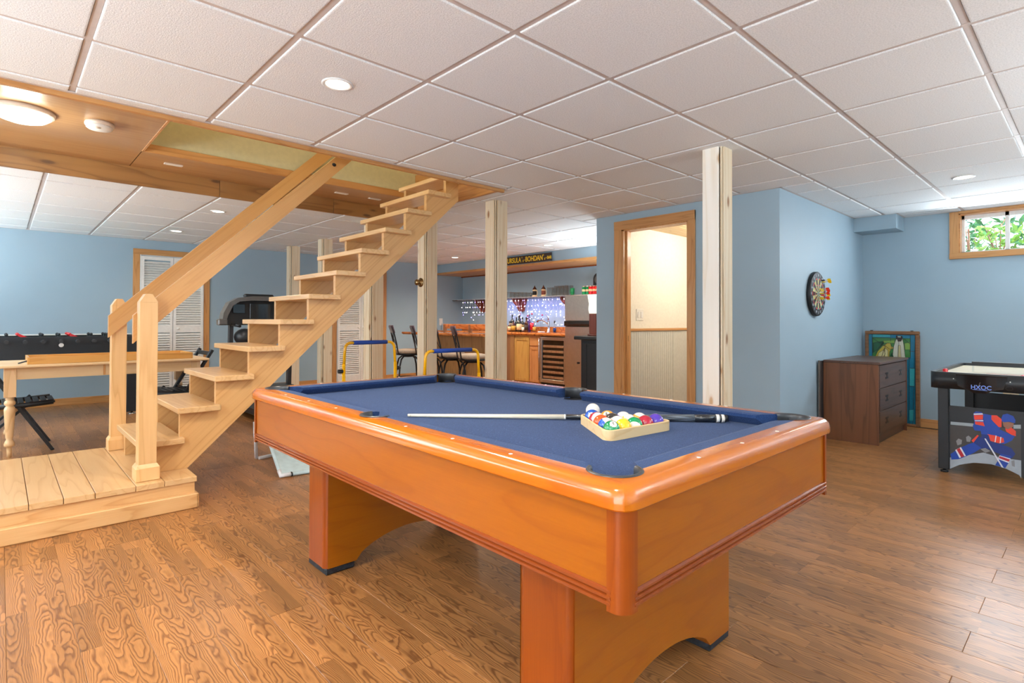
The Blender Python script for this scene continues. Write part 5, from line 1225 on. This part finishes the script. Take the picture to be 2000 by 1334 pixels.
# wine fridge
WF = thing('wine_fridge', 'built-in wine fridge with steel door frame and wooden shelf fronts', 'wine fridge', (6.8, 6.0, 0))
MB().box(6.53, 7.12, 5.715, 6.305, .08, .865).build('housing', black, WF)
fm = MB()
for a in ((5.72, 5.775, .115, .855), (6.25, 6.30, .115, .855), (5.775, 6.25, .80, .855), (5.775, 6.25, .115, .17)): fm.bbox(6.49, 6.53, a[0], a[1], a[2], a[3], .003)
dr = fm.build('door_frame', steel, WF)
MB().box(6.505, 6.508, 5.775, 6.25, .17, .80).build('door_glass', darkglass, dr)
for k in range(7):
    z = .185 + .083 * k; MB().bbox(6.500, 6.512, 5.79, 6.235, z, z + .038, .002).build('shelf_front', brownp, WF)
for z in (.78, .20): MB().box(6.46, 6.49, 6.278, 6.29, z, z + .012).build('handle_mount', chrome, WF)
MB().tube([(6.455, 6.284, .15), (6.455, 6.284, .83)], .007, 8).build('door_handle', chrome, WF)
MB().box(6.53, 7.1, 5.73, 6.29, 0, .08).build('plinth', black, WF)
# steel fridge
FG = thing('refrigerator', 'tall stainless steel refrigerator with a black handle band', 'refrigerator', (6.8, 5.35, 0))
MB().box(6.46, 7.12, 5.03, 5.69, .02, 1.515).build('body', dkgrey, FG)
MB().bbox(6.42, 6.46, 5.03, 5.69, 1.115, 1.51, .006).build('freezer_door', steel, FG); MB().bbox(6.42, 6.46, 5.03, 5.69, .06, 1.03, .006).build('fridge_door', steel, FG)
MB().bbox(6.40, 6.45, 5.03, 5.69, 1.035, 1.112, .004).build('handle_band', blackgloss, FG)
# shelf with brackets
SH = thing('wall_shelf', 'long white shelf with a dark edge above the bar worktop', 'shelf', (7.0, 7.1, 1.54))
MB().bbox(6.86, 7.15, 4.95, 9.18, 1.525, 1.537, .001).build('board', black, SH); MB().box(6.865, 7.15, 4.95, 9.18, 1.537, 1.541).build('liner', white, SH)
for y in (7.40, 6.21, 8.5):
    MB().prism([(6.90, 1.525), (7.148, 1.525), (7.148, 1.28), (7.08, 1.29), (7.02, 1.38), (6.92, 1.47)], lambda a, b_, t: (a, t, b_), y - .13 if False else y - .018, y + .018).build('bracket', darkred, SH)
    MB().prism([(y - .15, 1.525), (y + .15, 1.525), (y + .05, 1.36), (y + .0, 1.29), (y - .07, 1.29), (y - .09, 1.36)], lambda a, b_, t: (t, a, b_), 7.125, 7.148).build('bracket_back', darkred, SH)
# sign
SN = thing('name_sign', 'brown wooden sign with yellow letters on the bar soffit ledge', 'sign', (6.46, 6.55, 2.08))
MB().bbox(6.452, 6.472, 6.015, 7.09, 2.085, 2.215, .002).build('board', signb, SN)
def sgn(txt, size, y, z, sx=1.0, bold=.0015):
    return text_mesh(txt, size, lambda a, b_, c: (6.4515 - c, y - a, z + b_), signy, SN, 'lettering', .0006, bold, sx)
yc = 7.045
for txt, size, dz in (('URSULA', .118, .0), ("'", .10, .015), ('s', .070, .0), ('-', .08, .01), ('BOHDAN', .118, .0), ("'", .10, .015), ('s', .062, .0), ('-', .07, .01), ('BAR', .066, .008)):
    o = sgn(txt, size, yc, 2.108 + dz, .80, .0022); ys = [v.co.y for v in o.data.vertices]; wd = max(ys) - min(ys)
    sh = (yc - SN.location.y) - max(ys)
    for v in o.data.vertices: v.co.y += sh
    yc -= wd + .014
# string lights
FL = thing('string_lights', 'curtain of small white and violet fairy lights hanging under the shelf', 'string lights', (6.87, 6.9, 1.52))
wr_ = MB(); b1 = MB(); b2 = MB(); random.seed(11)
wr_.tube([(6.855, 9.0, 1.528), (6.855, 5.72, 1.528)], .002, 4)
y = 5.75
while y < 8.9:
    ln = random.choice((.14, .22, .30, .38, .26)); pts = [(6.855, y, 1.528)]; z = 1.528
    while z > 1.528 - ln: z -= .05; pts.append((6.855 + random.uniform(-.01, .03), y + random.uniform(-.022, .022), z))
    wr_.tube(pts, .0016, 4)
    for p in pts[1::2] + [pts[-1]]:
        (b2 if random.random() < .35 else b1).sphere((p[0] - .006, p[1], p[2]), .0065, 6, 4)
    y += random.uniform(.065, .10)
for k in range(60):
    (b2 if k % 3 == 0 else b1).sphere((7.12, random.uniform(5.75, 7.8), random.uniform(1.04, 1.45)), .0065, 6, 4)
q = wr_.build('wires', wirem, FL, fix=False); q['kind'] = 'stuff'; q = b1.build('white_bulbs', bulbm, FL, fix=False); q['kind'] = 'stuff'; q = b2.build('violet_bulbs', bulbv, FL, fix=False); q['kind'] = 'stuff'
area('fairy_light_glow', (6.95, 6.8, 1.46), (7.15, 6.8, 1.15), 2.2, .06, 5.5, (.48, .46, 1.0))
# faucet, soap
FC = thing('faucet', 'chrome kitchen faucet rising from the worktop', 'faucet', (6.95, 6.53, .918))
MB().lathe([(.030, .9186), (.030, .925), (.022, .93), (.020, 1.06), (.022, 1.10), (.016, 1.13), (0, 1.135)], 16, (6.95, 6.53, 0)).build('body', chrome, FC)
MB().tube([(6.95, 6.54, 1.06), (6.93, 6.60, 1.11), (6.92, 6.68, 1.135), (6.915, 6.74, 1.125), (6.915, 6.775, 1.10)], .014, 10, 0, True, [.015, .014, .014, .016, .018]).build('spout', chrome, FC)
MB().tube([(6.95, 6.53, 1.12), (6.95, 6.55, 1.18), (6.95, 6.61, 1.245)], .008, 8, 0, True, [.012, .009, .006]).build('lever', chrome, FC)
MB().bbox(6.85, 6.98, 6.60, 6.70, .918, .934, .004).build('soap_dish', white, FC) if False else None
t_ = thing('soap_dish', 'small white dish on the worktop left of the faucet', 'dish', (6.86, 6.62, .918)); MB().bbox(6.82, 6.90, 6.57, 6.67, .9185, .934, .004).build('dish', white, t_)
# bottles
def bottle(x, y, h, r, mt_, lab, neck=.32, cap=None, band=None, z=.9185, grp='bottles on the bar worktop'):
    t_ = thing('bottle', lab, 'bottle', (x, y, z), 0, grp)
    hb = h * (1 - neck)
    MB().lathe([(r * .9, 0), (r, .006), (r, hb * .86), (r * .8, hb * .96), (r * .36, hb * 1.1), (r * .33, h * .93), (r * .36, h * .94)], 14, (x, y, z)).build('body', mt_, t_)
    MB().lathe([(r * .4, h * .93), (r * .4, h), (0, h)], 12, (x, y, z)).build('cap', cap or black, t_)
    if band: MB().lathe([(r + .0006, hb * .18), (r + .0006, hb * .72)], 14, (x, y, z)).build('label', band, t_)
white_topm = plain('glowing_white_top', C(240, 244, 232), .5, emit=.9)  # white top of the column, given a weak glow of its own
dkb = plain('bottle_dark_green', C(22, 34, 26), .1, coat=.6); dkbr = plain('bottle_amber', C(74, 36, 20), .1, coat=.6); pnk = plain('bottle_pink', C(196, 60, 110), .2); pap = plain('label_cream', C(236, 206, 160), .6)
bluel = plain('liquid_blue', C(20, 60, 140), .1, coat=.5); gldl = plain('label_gold', C(200, 160, 60), .5); purp = plain('bottle_purple', C(84, 60, 130), .15, coat=.5)
bottle(6.84, 7.52, .24, .036, clear, 'clear glass bottle beside the pine post, leftmost in view on the worktop', band=pap)
bottle(6.90, 7.40, .31, .036, dkb, 'tall dark green bottle with a tan label, second from the pine post', band=pap)
bottle(6.80, 7.26, .20, .045, dkbr, 'squat dark bottle with pale spots in front of the tall dark ones', neck=.25, band=gldl)
bottle(6.95, 7.25, .33, .036, purp, 'tall purple bottle at the back of the left group', cap=pnk)
bottle(6.78, 7.09, .29, .048, dkb, 'dark bottle with a large arched cream label', band=pap)
bottle(6.98, 7.08, .30, .034, dkbr, 'amber bottle behind the arched cream label', cap=pnk)
bottle(6.80, 6.93, .26, .036, dkbr, 'brown bottle with a narrow label right of the arched cream label', band=signb, cap=dkgrey)
bottle(6.88, 6.87, .33, .036, clear, 'tall clear bottle with a red label and red cap', band=red, cap=red)
bottle(6.86, 6.79, .18, .030, clear, 'small clear bottle with a yellow label', band=gldl, cap=gldl)
bottle(7.05, 6.78, .31, .036, clear, 'tall plain clear bottle left of the faucet', cap=pnk)
bottle(6.97, 7.36, .27, .034, dkb, 'dark green bottle tucked behind the tan labelled one', band=signb, cap=chrome)
bottle(6.80, 7.36, .19, .034, dkbr, 'short dark bottle with a pale label in front of the tan labelled one', band=pap)
bottle(6.93, 7.16, .26, .034, dkb, 'dark bottle with a gold label left of the arched cream label', band=gldl)
bottle(6.94, 7.00, .31, .032, purp, 'tall violet bottle right of the arched cream label', cap=black)
bottle(6.80, 7.00, .17, .034, clear, 'short clear bottle with a white label right of the arched cream label', band=dotm)
t_ = thing('bottle', 'clear bottle of blue liquid right of the faucet', 'bottle', (6.90, 6.345, .9185)); z = .9185
MB().lathe([(.028, 0), (.030, .004), (.030, .085), (.012, .12), (.012, .16)], 14, (6.90, 6.345, z)).build('body', clear, t_)
MB().lathe([(.0275, .004), (.0275, .075), (0, .075)], 14, (6.90, 6.345, z)).build('liquid', bluel, t_); MB().lathe([(.014, .16), (.014, .20), (0, .2)], 10, (6.90, 6.345, z)).build('cap', dkgrey, t_)
# things on the shelf
ZS = 1.5412
def tumbler(x, y, h, r, lab, grp, mug=False, mt_=None):
    t_ = thing('drinking_glass', lab, 'glass', (x, y, ZS), 0, grp)
    MB().lathe([(r * .82, 0), (r, h), (r * .93, h), (r * .75, .008), (0, .008)], 12, (x, y, ZS)).build('bowl', mt_ or clear, t_)
    if mug: MB().tube([(x - r, y - .0, ZS + h * .8), (x - r - .02, y, ZS + h * .7), (x - r - .02, y, ZS + h * .3), (x - r, y, ZS + h * .2)], .004, 6).build('handle', mt_ or clear, t_)
ORDW = ['first', 'second', 'third', 'fourth', 'fifth', 'sixth', 'seventh', 'eighth', 'ninth', 'tenth', 'eleventh', 'twelfth', 'thirteenth', 'fourteenth']
for i in range(14):
    tumbler(6.94 + (.08 if i % 2 else 0), 7.60 - .052 * i, .115 - .003 * i, .034, 'low clear glass left of the two steins, %s from the left' % ORDW[i], 'clear glasses left of the steins', i % 3 == 0)
for i in range(12):
    tumbler(6.94 + (.08 if i % 2 else 0), 6.52 - .041 * i, .15 + (.02 if i > 2 else 0), .030, 'tall clear glass right of the two steins, %s from the left' % ORDW[i], 'clear glasses right of the steins')
tumbler(6.93, 5.975, .115, .038, 'green glass mug at the right end of the glasses', None, True, greenp)
def stein(y, lab, a, b_):
    t_ = thing('beer_stein', lab, 'stein', (6.94, y, ZS), 0, 'beer steins')
    MB().lathe([(.045, 0), (.045, .01), (.040, .02), (.036, .12), (.04, .125)], 16, (6.94, y, ZS)).build('body', a, t_)
    MB().lathe([(.0405, .03), (.038, .10)], 16, (6.94, y, ZS)).build('band', b_, t_)
    MB().lathe([(.042, .125), (.036, .14), (.012, .175), (.003, .20), (0, .205)], 16, (6.94, y, ZS)).build('lid', dkbr, t_)
    MB().tube([(6.94, y - .038, ZS + .11), (6.93, y - .07, ZS + .10), (6.93, y - .07, ZS + .04), (6.94, y - .040, ZS + .025)], .006, 8).build('handle', a, t_)
stein(6.862, 'tan and black beer stein with a pointed lid, left of the pair', pap, black); stein(6.645, 'tan beer stein with a pointed lid, right of the pair', pap, darkred)
def tin(y, x, col, lab):
    t_ = thing('drink_can', lab, 'can', (x, y, ZS), 0, 'drink cans on the shelf')
    MB().lathe([(.028, 0), (.033, .008), (.033, .125)], 14, (x, y, ZS)).build('body', col, t_); MB().lathe([(.033, .125), (.027, .137), (.026, .142), (0, .140)], 14, (x, y, ZS)).build('top', steel, t_)
    MB().lathe([(.0334, .05), (.0334, .085)], 14, (x, y, ZS)).build('band', pap, t_)
tin(5.745, 6.95, greenp, 'green can, left of the two'); tin(5.675, 6.96, greenp, 'green can, right of the two'); tin(5.60, 6.94, red, 'red can next to the green cans'); tin(5.535, 6.95, red, 'red can in the middle of the red ones'); tin(5.465, 6.94, red, 'red can nearest the blue wall corner')
t_ = thing('arched_clock', 'black round-topped object on the shelf behind the red cans', 'clock', (7.05, 5.52, ZS))
P = [(5.62, 0), (5.62, .25)] + [(5.52 + .10 * math.cos(a), .25 + .10 * math.sin(a)) for a in [PI * i / 12 for i in range(1, 12)]] + [(5.42, .25), (5.42, 0)]
MB().prism(P, lambda a, b_, t: (t, a, ZS + b_), 7.03, 7.09).build('case', black, t_)
MB().lathe([(.07, -.003), (.07, 0)], 20, (7.03, 5.52, ZS + .24), axis='x').build('face', bronze_grey, t_)
# black cabinet and white-topped column by the wall end
BK = thing('side_cabinet', 'black cabinet with a panelled door just beyond the end of the blue wall', 'cabinet', (5.5, 4.1, 0))
MB().box(5.21, 5.85, 3.81, 4.35, 0, .885).build('carcass', black, BK); MB().bbox(5.17, 5.88, 3.80, 4.44, .885, .93, .008).build('top', black, BK)
MB().bbox(5.198, 5.21, 3.83, 4.31, .06, .85, .003).build('side_frame', black, BK); MB().box(5.192, 5.199, 4.255, 4.262, .10, .83).build('door_edge', dkgrey, BK)
MB().tube([(5.20, 4.37, .60), (5.17, 4.375, .60)], .012, 8).build('knob', black, BK)
LM = thing('white_topped_column', 'glowing white bulging top on a dark red wooden column standing on the black cabinet', 'lamp', (5.50, 4.42, .93))
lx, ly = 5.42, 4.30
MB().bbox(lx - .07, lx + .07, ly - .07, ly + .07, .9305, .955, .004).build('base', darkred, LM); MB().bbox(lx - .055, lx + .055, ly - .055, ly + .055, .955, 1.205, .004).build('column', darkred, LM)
MB().lathe([(.075, 1.205), (.085, 1.26), (.078, 1.33), (.09, 1.40), (.095, 1.44), (0, 1.44)], 20, (lx, ly, 0)).build('white_top', white_topm, LM)

# ------------------------------------------------------------------ bar stools
def stool(x, y, lab, proto=None):
    t_ = thing('bar_stool', lab, 'stool', (x, y, 0), 0, 'bar stools')
    MB().lathe([(.17, .585), (.195, .60), (.20, .625), (.185, .648), (.12, .66), (0, .662)], 22, (0, 0, 0)).build('seat', seatm, t_, world=False)
    MB().lathe([(.19, .565), (.19, .585), (.17, .585)], 22, (0, 0, 0)).lathe([(.10, .535), (.10, .56)], 16).build('seat_ring', blkmetal, t_, world=False)
    for sx, sy in ((-1, -1), (-1, 1), (1, -1), (1, 1)):
        MB().tube([(sx * .09, sy * .09, .54), (sx * .13, sy * .13, .50), (sx * .155, sy * .155, .40), (sx * .17, sy * .17, .22), (sx * .20, sy * .20, .01)], .013, 8).build('leg', blkmetal, t_, world=False)
    MB().tube([(.165 * math.cos(a) * 1.38, .165 * math.sin(a) * 1.38, .20) for a in [2 * PI * i / 20 for i in range(21)]], .009, 6).build('foot_ring', blkmetal, t_, world=False)
    for s in (-1, 1): MB().tube([(-.13, s * .15, .575), (-.185, s * .165, .60), (-.21, s * .165, .75), (-.26, s * .165, .95), (-.285, s * .165, 1.02)], .011, 8).build('back_post', blkmetal, t_, world=False)
    MB().tube([(-.20, .15, .70), (-.235, 0, .83), (-.262, -.10, .93)], .006, 6).tube([(-.20, -.15, .70), (-.235, 0, .83), (-.262, .10, .93)], .006, 6).tube([(-.20, -.165, .69), (-.20, .165, .69)], .006, 6).build('cross_bars', blkmetal, t_, world=False)
    k = MB(); G = 8; V = []
    for i in range(G + 1):
        yy = -.175 + .35 * i / G; bow = -.02 * (1 - (yy / .175) ** 2)
        V += [(-.255 + bow, yy, .92), (-.29 + bow, yy, 1.035), (-.268 + bow, yy, 1.04), (-.235 + bow, yy, .92)]
    k.add(V, [(i * 4 + j, i * 4 + (j + 1) % 4, (i + 1) * 4 + (j + 1) % 4, (i + 1) * 4 + j) for i in range(G) for j in range(4)] + [(0, 1, 2, 3), (G * 4, G * 4 + 3, G * 4 + 2, G * 4 + 1)], 0, True)
    k.build('back_rest', plum, t_, world=False)
    return t_
s0 = stool(4.82, 7.62, 'bar stool farthest left, in front of the pale wall beyond the knobbed post')
s0.rotation_euler = (0, 0, -.4)
dup(s0, None, (4.84, 7.04, 0), -.45, 'bar stool half hidden behind the knobbed pine post')
dup(s0, None, (4.84, 6.48, 0), -.4, 'bar stool between the two pine posts, left of the pair seen behind the blue grip')
dup(s0, None, (4.80, 5.95, 0), -.5, 'bar stool between the two pine posts, nearest the front post')
OB = thing('wall_outlet', 'white outlet with a plugged-in cord on the wall above the left end of the bar', 'outlet', (6.58, 9.19, 1.09))
MB().bbox(6.545, 6.625, 9.188, 9.20, 1.02, 1.16, .002).build('plate', outletm, OB); MB().box(6.585, 6.62, 9.178, 9.19, 1.03, 1.075).build('plug', white, OB)
MB().tube([(6.60, 9.17, 1.05), (6.57, 9.16, 1.0), (6.56, 9.15, .93)], .004, 6).build('cord', black, OB)
print('objects', len(bpy.data.objects), 'tris approx', sum(len(o.data.polygons) for o in bpy.data.objects if o.type == 'MESH'))
